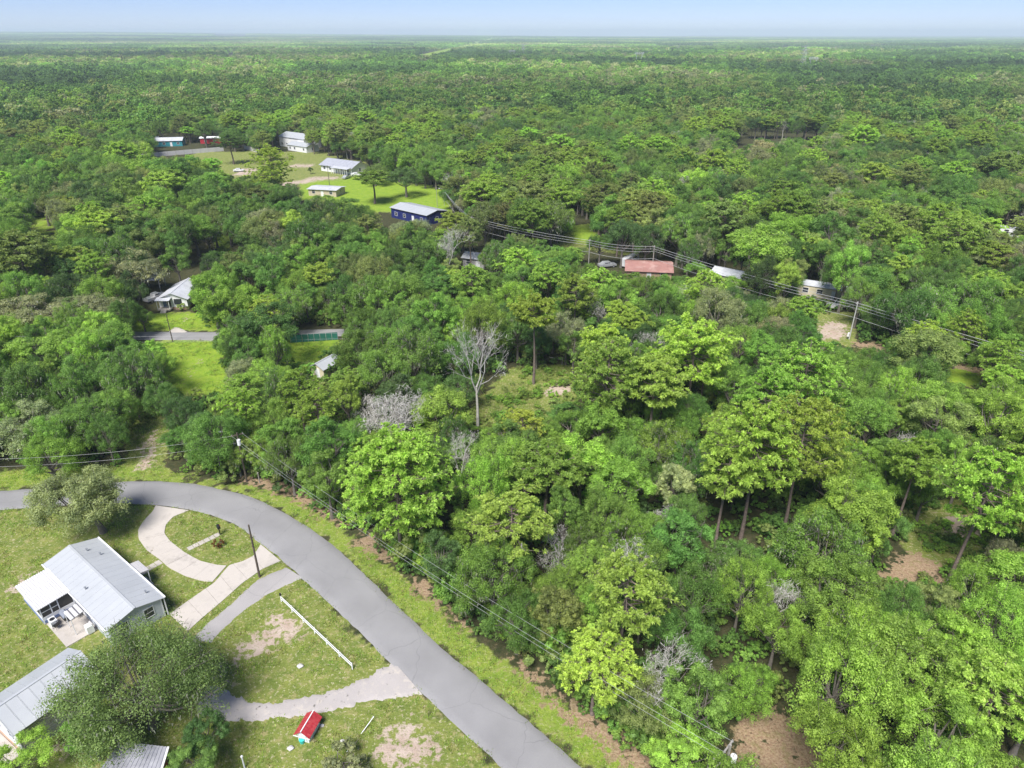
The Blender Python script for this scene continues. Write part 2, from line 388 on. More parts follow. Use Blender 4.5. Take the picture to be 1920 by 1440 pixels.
tag(strip('driveway', gl([(737, 1240), (690, 1270), (660, 1285), (613, 1298), (563, 1311), (505, 1319), (463, 1315), (434, 1302), (415, 1285), (380, 1290)]),
          gl([(790, 1300), (752, 1306), (713, 1311), (672, 1319), (613, 1336), (547, 1342), (463, 1352), (424, 1353), (400, 1345), (370, 1330)]), M['gravel'], z=.015, jit=.3, n=90), 'rough pale limerock driveway beside the red-roofed shed', 'driveway', kind='structure')
tag(strip('driveway', gl([(355, 624), (338, 615)]), gl([(315, 624), (326, 614)]), M['concrete'], z=.015, jit=.05, n=12), 'short pale driveway apron on the far road', 'driveway', kind='structure')
# concrete loop drive: separate poured slabs with joints
def slabs(name, label, A, B, cuts, gap=.012):
    root = tag(empty(name, (0, 0, 0)), label, 'driveway', kind='structure')
    n = 121; A = smooth(resample(A, n), 5); B = smooth(resample(B, n), 5)
    for c in range(cuts):
        i0, i1 = int(c * (n - 1) / cuts), int((c + 1) * (n - 1) / cuts)
        a, b = A[i0:i1 + 1].copy(), B[i0:i1 + 1].copy()
        for q in (a, b):
            d = q[1] - q[0]; q[0] += d / np.linalg.norm(d) * gap
            d = q[-2] - q[-1]; q[-1] += d / np.linalg.norm(d) * gap
        MB().prism([tuple(p) for p in a] + [tuple(p) for p in b[::-1]], -.05, .055 + .006 * (c % 3)).build('slab', M['concrete'], root)
    return root
slabs('driveway', 'pale concrete loop driveway around the oval lawn island', gl([(354, 957), (325, 969), (311, 984), (308, 1000), (319, 1015), (346, 1036), (375, 1052), (408, 1060), (425, 1061)]),
      gl([(292, 948), (287, 959), (269, 977), (259, 994), (260, 1011), (275, 1032), (298, 1048), (317, 1065), (346, 1080), (375, 1089), (398, 1092)]), 9)
slabs('driveway', 'straight pale concrete driveway from the road to the house yard', gl([(489, 1021), (475, 1043), (455, 1053), (430, 1060), (402, 1093), (370, 1115), (340, 1136), (318, 1152)]),
      gl([(526, 1052), (492, 1067), (454, 1094), (417, 1127), (377, 1161), (352, 1184)]), 6)
def walk(pts, wd, label, n):
    root = tag(empty('footpath', (0, 0, 0)), label, 'path', kind='structure')
    P = resample(gl(pts), n + 1)
    for i in range(n):
        a, b = P[i], P[i + 1]; d = (b - a) / np.linalg.norm(b - a); nn = np.array([-d[1], d[0]]) * wd / 2; a = a + d * .03; b = b - d * .03
        MB().prism([tuple(a + nn), tuple(b + nn), tuple(b - nn), tuple(a - nn)], -.05, .04).build('paver', M['concrete2'], root)
walk([(352, 1030), (412, 1001)], .75, 'narrow concrete path crossing the lawn island to the mailbox', 6)
walk([(302, 1053), (275, 1068), (262, 1077)], .9, 'short concrete path to the front steps of the house', 4)

# ------------------------------------------------------------------ buildings
SITES = []
class Bld:
    def __init__(s, name, label, cat, loc, rz):
        SITES.append((Vector(loc), rz)); s.r = tag(empty(name, loc, rz), label, cat); s.rz = rz
    def box(s, name, x0, x1, y0, y1, z0, z1, mat, parent=None): return MB().box(x0, x1, y0, y1, z0, z1).build(name, M[mat], parent or s.r)
    def gable(s, L0, L1, W0, W1, ze, zr, mat, oh=.35, t=.06, panels=8, ribs=True, rib=.03):
        """ridge along x; each slope is a row of metal sheets with raised seams"""
        ym = (W0 + W1) / 2
        roof = MB().box(L0 - oh, L1 + oh, ym - .12, ym + .12, zr - .02, zr + .05).build('roof', M[mat], s.r)
        for sgn, yw in ((-1, W0), (1, W1)):
            k = (zr - ze) / abs(yw - ym); ye = yw + sgn * oh; zz = ze - k * oh
            for i in range(panels):
                xa = L0 - oh + (L1 - L0 + 2 * oh) * i / panels; xb = L0 - oh + (L1 - L0 + 2 * oh) * (i + 1) / panels
                m = MB().slab([(xa + .006, ym + sgn * .05, zr), (xb - .006, ym + sgn * .05, zr), (xb - .006, ye, zz), (xa + .006, ye, zz)], t)
                if ribs:
                    m.slab([(xa + .01, ym + sgn * .05, zr + rib), (xa + .05, ym + sgn * .05, zr + rib), (xa + .05, ye, zz + rib), (xa + .01, ye, zz + rib)], rib)
                m.build('roof_panel', M[mat], roof)
        s.zr = zr; return roof
    def walls(s, L0, L1, W0, W1, ze, zr, mat, z0=0.):
        ym = (W0 + W1) / 2; m = MB()
        V = [(L0, W0, z0), (L0, W1, z0), (L0, W1, ze), (L0, ym, zr - .08), (L0, W0, ze)]
        V2 = [(L1, b, c) for a, b, c in V]
        m.add(V + V2, [(4, 3, 2, 1, 0), (5, 6, 7, 8, 9), (0, 1, 6, 5), (1, 2, 7, 6), (2, 3, 8, 7), (3, 4, 9, 8), (4, 0, 5, 9)])
        return m.build('wall', M[mat], s.r)
    def win(s, x, y, z, wd, h, face, name='window', mat='glass', fr='white'):
        """window on a wall; face = 'x' or 'y' normal, sign from side"""
        ax, sg = face[1], (1 if face[0] == '+' else -1)
        def bx(m, a0, a1, z0, z1, d0, d1):
            lo, hi = sorted((d0 * sg, d1 * sg))
            if ax == 'y': m.box(x + a0, x + a1, y + lo, y + hi, z + z0, z + z1)
            else: m.box(x + lo, x + hi, y + a0, y + a1, z + z0, z + z1)
        m = MB(); f = .07
        bx(m, -wd / 2 - f, -wd / 2, -f, h + f, 0, .06); bx(m, wd / 2, wd / 2 + f, -f, h + f, 0, .06)
        bx(m, -wd / 2, wd / 2, -f, 0, 0, .06); bx(m, -wd / 2, wd / 2, h, h + f, 0, .06)
        if name == 'window': bx(m, -wd / 2, wd / 2, h / 2 - .025, h / 2 + .025, 0, .05)
        o = m.build(name, M[fr], s.r); g = MB(); bx(g, -wd / 2, wd / 2, 0, h, .005, .03); g.build('pane' if name == 'window' else 'panel', M[mat], o); return o
    def ribbed(s, name, q, mat, n, t=.04, parent=None, rib=.05):
        """corrugated sheet between edges q0-q1 (ribs spaced along) and q3-q2"""
        q = [Vector(p) for p in q]; m = MB().slab(q, t)
        for i in range(n):
            a = (i + .3) / n; b = (i + .7) / n
            m.slab([tuple(q[0].lerp(q[1], a) + Vector((0, 0, rib))), tuple(q[0].lerp(q[1], b) + Vector((0, 0, rib))), tuple(q[3].lerp(q[2], b) + Vector((0, 0, rib))), tuple(q[3].lerp(q[2], a) + Vector((0, 0, rib)))], rib)
        return m.build(name, M[mat], parent or s.r)

# white-roofed house in the lower left yard: local x runs along the ridge (to the lower right), y towards the road
h1loc = Vector((-52.02, 59.37, 0)); h1a = math.radians(-38.5)
h = Bld('house', 'long low house with white metal gable roof inside the loop driveway', 'house', h1loc, h1a)
L, W = 15.4, 5.9
h.walls(.3, L - .3, .3, W - .3, 2.6, 3.28, 'siding', z0=.0)
rf = h.gable(.3, L - .3, .3, W - .3, 2.6, 3.3, 'whiteroof', panels=16, rib=.018)
for x, y in ((2.2, 3.9), (3.8, 4.6), (8.2, 1.2), (13.6, 4.9)):
    zz = 3.3 - abs(y - W / 2) * .26; m = MB().tube([(x, y, zz - .1), (x, y, zz + .28)], .07, 8); m.tube([(x, y, zz + .28), (x, y, zz + .36)], .12, 8); m.build('roof_vent', M['steel'], rf)
for sg, y in ((-1, -.06), (1, W + .06)):
    h.box('gutter', -.05, L + .05, y - .06, y + .06, 2.5, 2.6, 'white')
h.box('corner_trim', L - .36, L - .26, W - .4, W - .27, 0, 2.6, 'white'); h.box('downpipe', L - .22, L - .12, W - .1, W, .05, 2.5, 'white')
h.win(L - .3, 4.2, 1.0, .9, 1.1, '+x'); h.win(L - .3, 1.6, 1.0, .9, 1.1, '+x')
for x in (2.4, 5., 11.2, 13.4): h.win(x, W - .3, 1.0, 1.1, 1.1, '+y')
h.win(8.6, W - .3, .5, .95, 1.95, '+y', 'door', 'white')
for x in (10.2, 13.2): h.win(x, .3, 1.0, 1.1, 1.1, '-y')
h.win(8.7, .3, .3, .9, 2.0, '-y', 'door', 'white')
# screened porch on the yard side
px0, px1, py0 = 1.3, 6.6, -2.9
h.ribbed('porch_roof', [(px0 - .25, .25, 2.55), (px0 - .25, py0 - .3, 2.3), (px1 + .2, py0 - .3, 2.3), (px1 + .2, .25, 2.55)][::1], 'offwhite', 1, rib=.01)
pr = h.r.children[-1]
for i in range(15):
    t = (i + .5) / 15; yy = .2 + (py0 - .25 - .2) * t; z = 2.57 - .25 * t
    MB().box(px0 - .24, px1 + .19, yy - .045, yy + .045, z - .01, z + .035).build('roof_rib', M['white'], pr)
sp_ = h.box('porch_floor', px0, px1, py0, .28, 0, .18, 'concrete2')
kw = MB().box(px0, px0 + .08, py0, .25, .18, .95).box(px0 + .08, px1, py0, py0 + .08, .18, .95).box(px1 - .08, px1, py0 + .08, .25, .18, .95); kw.build('porch_knee_wall', M['white'], h.r)
MB().box(px1 + .0, px1 + .03, py0 + .1, .2, .2, .55).build('blue_trim_panel', M['bluestripe'], h.r)
MB().box(px0 - .03, px0, py0 + .1, .2, .2, .55).build('blue_trim_panel', M['bluestripe'], h.r)
MB().box(px0 + .1, px1 - .1, py0 - .03, py0, .2, .55).build('blue_trim_panel', M['bluestripe'], h.r)
for x, y in [(px0 + .05, py0 + .05), (px0 + 1.8, py0 + .05), (px0 + 3.5, py0 + .05), (px1 - .05, py0 + .05), (px1 - .05, py0 + 1.0), (px1 - .05, py0 + 1.7), (px1 - .05, .2), (px0 + .05, py0 + 1.5), (px0 + .05, .2)]:
    h.box('porch_post', x - .05, x + .05, y - .05, y + .05, .95, 2.24 + (y - py0) * .08, 'white')
h.box('porch_screen', px1 - .06, px1 - .04, py0 + .1, .2, .96, 2.28, 'screen'); h.box('porch_screen', px0 + .1, px1 - .1, py0 + .04, py0 + .06, .96, 2.24, 'screen'); h.box('porch_screen', px0 + .04, px0 + .06, py0 + .1, .2, .96, 2.28, 'screen')
h.box('porch_rail', px1 - .07, px1 - .02, py0 + .1, py0 + 1.65, 1.55, 1.62, 'white')
# patio, awnings, steps
h.box('patio_slab', px1 + .02, px1 + 4.9, py0 + .15, .27, -.05, .1, 'concrete2')
aw = h.ribbed('awning', [(9.0, .28, 2.5), (9.0, -1.5, 2.2), (10.7, -1.5, 2.2), (10.7, .28, 2.5)], 'offwhite', 1, rib=.01)
for i in range(7):
    t = (i + .5) / 7; MB().box(9.0, 10.7, .2 - 1.65 * t - .05, .2 - 1.65 * t + .05, 2.49 - .3 * t, 2.54 - .3 * t).build('awning_rib', M['dkroof'] if i % 2 else M['white'], aw)
for x in (9.05, 10.65): h.box('awning_post', x - .03, x + .03, -1.47, -1.41, .1, 2.2, 'white')
ea = h.ribbed('entry_awning', [(7.2, W - .28, 2.45), (9.6, W - .28, 2.45), (9.6, W + 1.15, 2.25), (7.2, W + 1.15, 2.25)], 'offwhite', 9, rib=.03)
for x in (7.3, 9.5): h.box('awning_post', x - .04, x + .04, W + 1.02, W + 1.1, .05, 2.22, 'white')
h.box('entry_step', 7.8, 9.5, W - .28, W + .9, 0, .32, 'concrete'); h.box('entry_step', 7.8, 9.5, W + .9, W + 1.25, 0, .16, 'concrete')
# things on the patio
def inlocal(root, x, y, z=0): return root.matrix_world @ Vector((x, y, z))
mw = Matrix.Translation(h1loc) @ Matrix.Rotation(h1a, 4, 'Z')
def at1(x, y, z): return mw @ Vector((x, y, z))
g = tag(empty('barbecue_grill', at1(7.6, -1.2, .1), h1a), 'dark covered barbecue grill on the patio by the screened porch', 'grill')
MB().prism([(-.6, -.3), (.6, -.3), (.6, .3), (-.6, .3)], .35, .75).build('firebox', M['black'], g)
MB().add([(-.62, -.32, .75), (.62, -.32, .75), (.62, .32, .75), (-.62, .32, .75), (-.55, -.16, 1.05), (.55, -.16, 1.05), (.55, .16, 1.05), (-.55, .16, 1.05)], [(4, 5, 6, 7), (0, 1, 5, 4), (1, 2, 6, 5), (2, 3, 7, 6), (3, 0, 4, 7)]).build('lid', M['greywall'], g)
for x in (-.5, .5):
    for y in (-.22, .22): MB().tube([(x, y, 0), (x, y, .36)], .03, 6).build('leg', M['steel'], g)
ac = tag(empty('air_conditioner', at1(7.4, -2.3, .1), h1a), 'white outdoor air conditioner box on the patio edge', 'air conditioner')
MB().box(-.45, .45, -.3, .3, .08, .8).build('casing', M['white'], ac); MB().tube([(0, 0, .8), (0, 0, .84)], .26, 14).build('fan_grille', M['black'], ac); MB().box(-.5, .5, -.35, .35, 0, .08).build('pad', M['concrete2'], ac)
def chair(loc, rz, label, mat):
    c = tag(empty('patio_chair', loc, rz), label, 'chair')
    MB().box(-.26, .26, -.26, .26, .4, .45).build('seat', M[mat], c); MB().slab([(-.26, .24, .45), (.26, .24, .45), (.26, .36, .95), (-.26, .36, .95)], .04).build('backrest', M[mat], c)
    for x in (-.24, .24):
        for y in (-.24, .24): MB().tube([(x, y, 0), (x, y, .4)], .018, 5).build('leg', M['steel'], c)
        MB().box(x - .03, x + .03, -.26, .26, .62, .65).build('armrest', M[mat], c)
chair(at1(8.2, -.3, .1), h1a + .5, 'pale patio chair next to the barbecue grill', 'offwhite'); chair(at1(8.1, -2.3, .1), h1a - 1.2, 'dark patio chair beside the air conditioner', 'black')
wb = tag(empty('appliance_box', at1(11.3, -.35, .1), h1a), 'white boxy appliance against the back wall of the house', 'appliance')
MB().box(-.34, .34, -.32, .32, 0, .9).build('cabinet', M['white'], wb); MB().box(-.34, .34, .2, .32, .9, 1.06).build('control_panel', M['offwhite'], wb)

# second white-roofed building, lower left corner
b3 = Bld('outbuilding', 'white-roofed gable outbuilding half hidden under the big grey oak', 'building', (-41.75, 38.3, 0), math.radians(58))
b3.walls(.2, 7.2, -.2, 4.9, 3.1, 4.15, 'white'); b3.gable(.2, 7.2, -.2, 4.9, 3.1, 4.2, 'whiteroof', oh=.25, panels=8)
for y in (1.2, 3.5): b3.win(.2, y, 1.5, .5, .75, '-x', fr='siding')
for i in range(10): b3.box('siding_board', .22, 7.18, -.28, -.2, .2 + i * .28, .45 + i * .28, 'steel')
b3.box('plinth', .12, .2, -.1, 4.8, 0, .35, 'tan'); b3.box('patio_slab', -2.4, .1, .3, 4.9, -.05, .06, 'concrete2')
b3.win(4.5, -.28, .1, .9, 2., '-y', 'door', 'white')
# metal-roofed shed at the bottom edge
b4 = Bld('shed', 'low shed with dull grey corrugated metal roof at the bottom edge', 'shed', (-33.4, 33.9, 0), math.radians(-8))
b4.ribbed('roof', [(.1, -.8, 2.55), (6.0, -.8, 2.55), (4.6, 4.0, 2.8), (.5, 3.9, 2.8)], 'rustroof', 14, rib=.04)
m = MB().prism([(.4, -.5), (5.5, -.5), (4.4, 3.7), (.75, 3.6)], 0, 2.5); m.build('wall', M['redwood'], b4.r)
b4.win(2.5, -.5, .9, 1., .9, '-y')
MB().slab([(4.62, 4.0, 2.86), (4.78, 4.0, 2.86), (6.18, -.8, 2.61), (6.02, -.8, 2.61)], .12).build('fascia', M['white'], b4.r)
ms = tag(empty('antenna_mast', G(222, 1432), 0), 'thin grey mast with a cross arm beside the metal-roofed shed', 'mast')
MB().tube([(0, 0, 0), (0, 0, 5.4)], [.07, .05], 8).build('pole', M['steel'], ms); MB().tube([(-1.6, .2, 3.2), (.05, 0, 3.6)], .03, 6).build('arm', M['steel'], ms); MB().tube([(0, 0, 5.4), (0, 0, 5.6)], [.09, .02], 8).build('cap', M['steel'], ms)
# little red-roofed well house
wh = Bld('well_house', 'tiny white well house with red metal gable roof beside the limerock drive', 'shed', Vector((-18.75, 39.75, 0)), math.radians(-15) + math.pi / 2)
wh.walls(.12, 1.95, -1.15, -.1, .95, 1.45, 'white')
rr = MB().box(-.1, 2.15, -.67, -.58, 1.5, 1.54).build('roof', M['white'], wh.r)
for sg, ye in ((-1, -1.4), (1, .15)):
    for i in range(7):
        xa = -.1 + 2.25 * i / 7; xb = xa + 2.25 / 7
        MB().slab([(xa + .01, -.625 + sg * .03, 1.5), (xb - .01, -.625 + sg * .03, 1.5), (xb - .01, ye, .92), (xa + .01, ye, .92)], .04).slab([(xa, -.625 + sg * .03, 1.53), (xa + .05, -.625 + sg * .03, 1.53), (xa + .05, ye, .95), (xa, ye, .95)], .03).build('roof_panel', M['redroof'], rr)
wh.box('white_trim', -.12, -.06, -1.42, .17, .8, .86, 'white'); wh.win(.12, -.63, .2, .5, .65, '-x', 'door', 'white')
bk = tag(empty('bucket', G(567, 1392), 0), 'turquoise bucket in front of the tiny red-roofed well house', 'bucket')
MB().tube([(0, 0, 0), (0, 0, .42)], [.2, .26], 12).build('body', M['turq'], bk); MB().tube([(-.26, 0, .4), (-.2, .1, .55), (.2, .1, .55), (.26, 0, .4)], .012, 5).build('handle', M['steel'], bk)

# house on the far road
h2 = Bld('house', 'small white cottage with grey gable roof facing the far road', 'house', (-72.4, 145.8, 0), math.radians(92))   # local x runs away from the road
h2.walls(0, 10, 0, 6.2, 2.7, 3.9, 'white', z0=.6); h2.box('brick_base', -.03, 10.03, -.03, 6.23, 0, .6, 'tan'); h2.gable(0, 10, 0, 6.2, 2.7, 3.95, 'ltroof', oh=.5, panels=9)
h2.win(-.02, 2.0, 1.3, 1.5, 1.1, '-x', fr='black'); h2.box('porch_shade_panel', -.03, .02, 3.6, 5.4, .7, 2.6, 'screen'); h2.win(-.04, 4.9, .7, .8, 1.9, '-x', 'door', 'bluestripe')  # flat dark panel on the wall; shade of a porch recess put into colour
h2.box('porch_floor', -1.4, -.03, 3.4, 6.2, .3, .55, 'concrete2')
for y in (3.5, 6.1): h2.box('porch_post', -1.35, -1.25, y - .05, y + .05, .55, 2.6, 'white')
h2.ribbed('porch_roof', [(-1.6, 3.2, 2.6), (-1.6, 6.4, 2.6), (-.1, 6.4, 2.9), (-.1, 3.2, 2.9)], 'ltroof', 6, rib=.03)
for i in range(3): h2.box('front_step', -1.4 - .3 * (i + 1), -1.4 - .3 * i, 4.2, 5.4, 0, .42 - .14 * i, 'concrete')
b = Bld('garage', 'pale gabled annexe behind the small white cottage', 'garage', (-72.0, 158.5, 0), math.radians(92))
b.walls(0, 4, 0, 4, 2.6, 3.7, 'white'); b.gable(0, 4, 0, 4, 2.6, 3.75, 'ltroof', panels=4); b.win(-.0, 2, 1.8, .8, .7, '-x', fr='greywall')
b = Bld('canopy', 'grey shelter roof on posts beyond the parked truck and oak', 'canopy', G(290, 540), .1)
b.ribbed('roof', [(-2.2, -2, 2.5), (2.2, -2, 2.5), (2.2, 2, 2.8), (-2.2, 2, 2.8)], 'greyroof', 9, rib=.04)
for x in (-2, 2):
    for y in (-1.8, 1.8): b.box('post', x - .06, x + .06, y - .06, y + .06, 0, 2.5, 'white')
# small shed in mid trees
b = Bld('shed', 'cream shed with white roof tucked among trees below the green fence', 'shed', G(586, 706), math.radians(62))
b.walls(0, 4.4, -2.8, 0, 2.2, 2.9, 'cream'); b.gable(0, 4.4, -2.8, 0, 2.2, 2.95, 'whiteroof', panels=6); b.win(-.0, -1.4, .05, .9, 1.8, '-x', 'door', 'white'); b.win(2.2, -2.8, 1., .8, .7, '-y')
# green mesh fence
fn = tag(empty('privacy_fence', (0, 0, 0)), 'dark green mesh fence along the far road', 'fence')
p0, p1 = G(545, 643), G(634, 637)
for i in range(9):
    p = p0.lerp(p1, i / 8); MB().tube([(p.x, p.y, 0), (p.x, p.y, 1.75)], .04, 6).build('post', M['steel'], fn)
    if i < 8:
        q = p0.lerp(p1, (i + 1) / 8); d = (q - p).normalized(); nn = Vector((-d.y, d.x, 0)) * .012; a = p + d * .05; e = q - d * .05
        MB().prism([tuple((a + nn)[:2]), tuple((e + nn)[:2]), tuple((e - nn)[:2]), tuple((a - nn)[:2])], .05, 1.65).build('mesh_panel', M['greenmesh'], fn)

# buildings further back
def simple(name, label, cat, loc, rz, L, W, ze, zr, wall, roof, panels=8, wins=3, oh=.4):
    b = Bld(name, label, cat, loc, math.radians(rz)); b.walls(0, L, 0, W, ze, zr, wall); b.gable(0, L, 0, W, ze, zr + .05, roof, oh=oh, panels=panels)
    for i in range(wins):
        x = L * (i + .6) / (wins + .2)
        if i == wins // 2: b.win(x, 0, .1, .95, 2., '-y', 'door', 'white')
        else: b.win(x, 0, 1., 1.2, 1.1, '-y')
    b.win(0, W / 2, 1., 1.1, 1.1, '-x'); b.win(L, W / 2, 1., 1.1, 1.1, '+x')
    return b
b = simple('warehouse', 'navy blue building with white metal roof at the end of the power lines', 'building', (-40.5, 233, 0), -41, 17.5, 9, 3.4, 4.2, 'navy', 'whiteroof', 10, 4)
simple('garage', 'low beige block garage with flat grey roof on the far lawn', 'garage', (-77.5, 268, 0), -14, 11.5, 7.5, 2.6, 2.95, 'beige', 'ltroof', 7, 3, .5)
b = simple('house', 'white house with grey hip roof and pillared porch beyond the lawn', 'house', (-86, 322, 0), -33, 19, 10, 2.9, 4.9, 'white', 'greyroof', 10, 5, .7)
for i in range(8):
    b.box('porch_post', 9 + i * 1.35, 9.15 + i * 1.35, -2.6, -2.45, 0, 2.7, 'white')
b.ribbed('porch_roof', [(8.5, -2.9, 2.6), (19, -2.9, 2.6), (19, -.1, 3.0), (8.5, -.1, 3.0)], 'ltroof', 10)
simple('hall', 'large white building at the back with bright metal roof', 'building', (-128, 400, 0), -38, 22, 11, 5.2, 7, 'white', 'whiteroof', 12, 5)
simple('annexe', 'lower white wing standing before the large white building', 'building', (-119, 384, 0), -38, 16, 8, 3, 4.2, 'white', 'whiteroof', 8, 4)
simple('house', 'teal-walled building with pale roof among the far upper trees', 'house', (-196, 396, 0), 12, 15, 8, 3, 4.2, 'teal', 'ltroof', 8, 4)
simple('trailer_home', 'long red-sided trailer under trees by the far white wall', 'trailer', (-175, 408, 0), 8, 20, 5, 3, 3.5, 'red', 'white', 9, 4)
simple('storage_shed', 'pale shed left of the teal-walled building', 'shed', (-205, 408, 0), 10, 6, 5, 2.6, 3.4, 'offwhite', 'ltroof', 4, 2)
wl_ = tag(empty('boundary_wall', (0, 0, 0)), 'long white wall running behind the far pale lawn', 'wall')
for (a, b_) in (((268, 296), (420, 283)), ((456, 279), (487, 287))):
    p, q = G(*a), G(*b_); n = 10 if a[0] < 300 else 3
    for i in range(n):
        s, e = p.lerp(q, i / n), p.lerp(q, (i + 1) / n); d = (e - s).normalized(); nn = Vector((-d.y, d.x, 0)) * .1
        MB().prism([tuple((s + nn + d * .04)[:2]), tuple((e + nn - d * .04)[:2]), tuple((e - nn - d * .04)[:2]), tuple((s - nn + d * .04)[:2])], 0, 2.1).build('panel', M['offwhite'], wl_)
simple('workshop', 'building with faded red metal roof behind the overhead wires', 'building', (28.6, 166.5, 0), -8, 11, 9, 2.6, 3.6, 'tan', 'oldred', 8, 3, .5)
simple('cottage', 'small pale house with light roof below the large bright broadleaf tree', 'house', (49.3, 165, 0), -38, 7, 5, 2.5, 3.4, 'cream', 'ltroof', 5, 2)
simple('mobile_home', 'cream mobile home with pale roof near the wire pole', 'mobile home', (67.2, 155.6, 0), -30, 13, 4.4, 2.7, 3.2, 'cream', 'ltroof', 9, 4, .15)
simple('trailer', 'small white trailer at the right edge under grey oaks', 'trailer', (148.5, 209, 0), -18, 6.5, 3, 2.6, 2.8, 'white', 'ltroof', 4, 2, .1)
simple('shed', 'pale roofed shed peeking through bare trees mid-scene', 'shed', G(868, 500), -20, 6, 5, 2.6, 3.4, 'offwhite', 'ltroof', 4, 2)
simple('shed', 'grey shed behind the far cedar near the small lawn', 'shed', G(1008, 418), -10, 6, 5, 2.4, 3.2, 'offwhite', 'greyroof', 4, 2)
simple('house', 'white-walled house mostly hidden behind pale leaning trunks', 'house', G(1010, 545), -25, 12, 7, 2.8, 4, 'white', 'ltroof', 8, 3)

def car(loc, rz, label, mat, cat='car', L=4.6, hgt=1.5, kind='sedan'):
    c = tag(empty('parked_' + ('truck' if cat == 'truck' else 'car'), loc, rz), label, cat)
    prof = {'sedan': [(-.5, .3), (.5, .3), (.5, .55), (.47, .62), (.24, .66), (.12, 1), (-.22, 1), (-.36, .68), (-.49, .66), (-.5, .5)],
            'truck': [(-.5, .3), (.5, .3), (.5, .6), (.46, .66), (.22, .7), (.14, 1), (-.1, 1), (-.13, .66), (-.5, .66)],
            'van': [(-.5, .2), (.5, .2), (.5, .6), (.46, .95), (.42, 1), (-.48, 1), (-.5, .95)]}[kind]
    wd = .88; n = len(prof); V = []
    for y in (-wd, wd):
        for a, b in prof:
            k = .82 if b > .8 else 1; V.append((a * L, y * k, b * hgt))
    MB().add(V, [tuple(range(n)), tuple(range(2 * n - 1, n - 1, -1))] + [(i, n + i, n + (i + 1) % n, (i + 1) % n)[::-1] for i in range(n)]).build('body', M[mat], c)
    if kind == 'sedan': ws = [(-.2, -.02), (.0, .11)]
    elif kind == 'truck': ws = [(-.08, .12)]
    else: ws = [(-.4, -.1), (.05, .35)]
    for y in (-1, 1):
        for a, b in ws: MB().box(a * L, b * L, min(y * .74, y * .83), max(y * .74, y * .83), .7 * hgt, .93 * hgt).build('window', M['glass'], c)
    if kind != 'van': MB().slab([(.245 * L, -.7, .69 * hgt), (.245 * L, .7, .69 * hgt), (.14 * L, .62, .97 * hgt), (.14 * L, -.62, .97 * hgt)], .02).build('windscreen', M['glass'], c)
    for x in (-.32, .32):
        for y in (-.8, .8):
            w_ = MB().tube([(x * L, y - .1, .32), (x * L, y + .1, .32)], .32, 14).build('wheel', M['tyre'], c); MB().tube([(x * L, y - .11, .32), (x * L, y + .11, .32)], .18, 10).build('rim', M['steel'], w_)
    return c
car(G(293, 563), 1.1, 'white pickup truck parked beside the small white cottage', 'carwhite', 'truck', 5.4, 1.8, 'truck')
car(G(1138, 501), .3, 'silver car parked left of the faded red roof', 'cargrey', 'car', 4.8, 1.6)
car(G(1180, 497), .9, 'white box trailer parked against the faded red roof', 'carwhite', 'trailer', 7, 2.6, 'van')
car(G(668, 330), .3, 'white car beside the white house with pillared porch', 'carwhite', 'car')
car(G(650, 335), 1.2, 'silver car on the pale drive by the pillared porch', 'cargrey', 'car')
car(G(1335, 522), .2, 'white van parked in front of the small pale house', 'carwhite', 'van', 5, 2, 'van')
car(G(1572, 578), .2, 'white pickup truck beside the cream mobile home', 'carwhite', 'truck', 5.2, 1.8, 'truck')
car(G(448, 322), .2, 'white car on the pale track by the far pine', 'carwhite', 'car')

# ------------------------------------------------------------------ poles, wires, fences, small things
def pole(base, hgt, label, mat='wood', arms=(), transformer=None, lamp=False, r=.15, az=0., box=False):
    p = tag(empty('utility_pole', base, az), label, 'pole')
    MB().tube([(0, 0, -.1), (0, 0, hgt)], [r, r * .65], 10).build('post', M[mat], p)
    for z, wd in arms:
        a = MB().box(-wd / 2, wd / 2, -.06 + r, .06 + r, z - .06, z + .06).build('crossarm', M[mat], p)
        for x in (-wd / 2 + .1, 0, wd / 2 - .1): MB().tube([(x, r, z + .06), (x, r, z + .22)], [.05, .035], 6).build('insulator', M['glassins'], a)
    if transformer:
        t = MB().tube([(0, -r - .26, transformer - .45), (0, -r - .26, transformer + .35)], .24, 12).build('transformer', M['white'], p)
        for x in (-.1, .1): MB().tube([(x, -r - .26, transformer + .35), (x, -r - .26, transformer + .55)], .03, 6).build('bushing', M['glassins'], t)
    if lamp:
        a = MB().tube([(0, 0, hgt - .3), (-.8, 0, hgt), (-1.3, 0, hgt)], .035, 6).build('lamp_arm', M['steel'], p); MB().box(-1.75, -1.25, -.14, .14, hgt - .08, hgt + .06).build('lamp_head', M['white'], a)
    if box: MB().box(-.35, .35, r, r + .3, .6, 1.3).build('meter_box', M['white'], p)
    return p
PA = G(463, 903); pole(PA, 7.8, 'dark utility pole with white transformer at the road bend', 'wood', [(7.4, 1.6)], 6.6, az=.5)
PA2 = G(452, 893); pole(PA2, 7.2, 'pale grey utility pole standing just behind the transformer pole', 'polewood', [], None, True, .14)
pole(G(487, 1082), 7.4, 'lone dark wooden pole between the two driveways', 'wood', r=.13)
pole(G(324, 641), 5.9, 'dark slanting pole on the lawn by the far road', 'wood', r=.11)
PC = G(1369, 1400, 8.2); PC.z = 0; pole(PC, 8.4, 'grey utility pole with white transformer at the bottom edge', 'polewood', [(8.0, 1.5)], 7.2, az=.8)
PD = G(1592, 636); pole(PD, 8.0, 'pale concrete pole with meter box on the sandy clearing', 'polecon', [(7.7, 1.2)], r=.14, box=True, az=.9)
PE = G(1222, 515); pole(PE, 7.6, 'thin pole in front of the faded red roof', 'polewood', [(7.3, 1.2)], az=.9)
PF = G(1103, 507); pole(PF, 8.2, 'grey pole left of the parked silver car', 'polewood', [(7.9, 1.2)], az=.9)
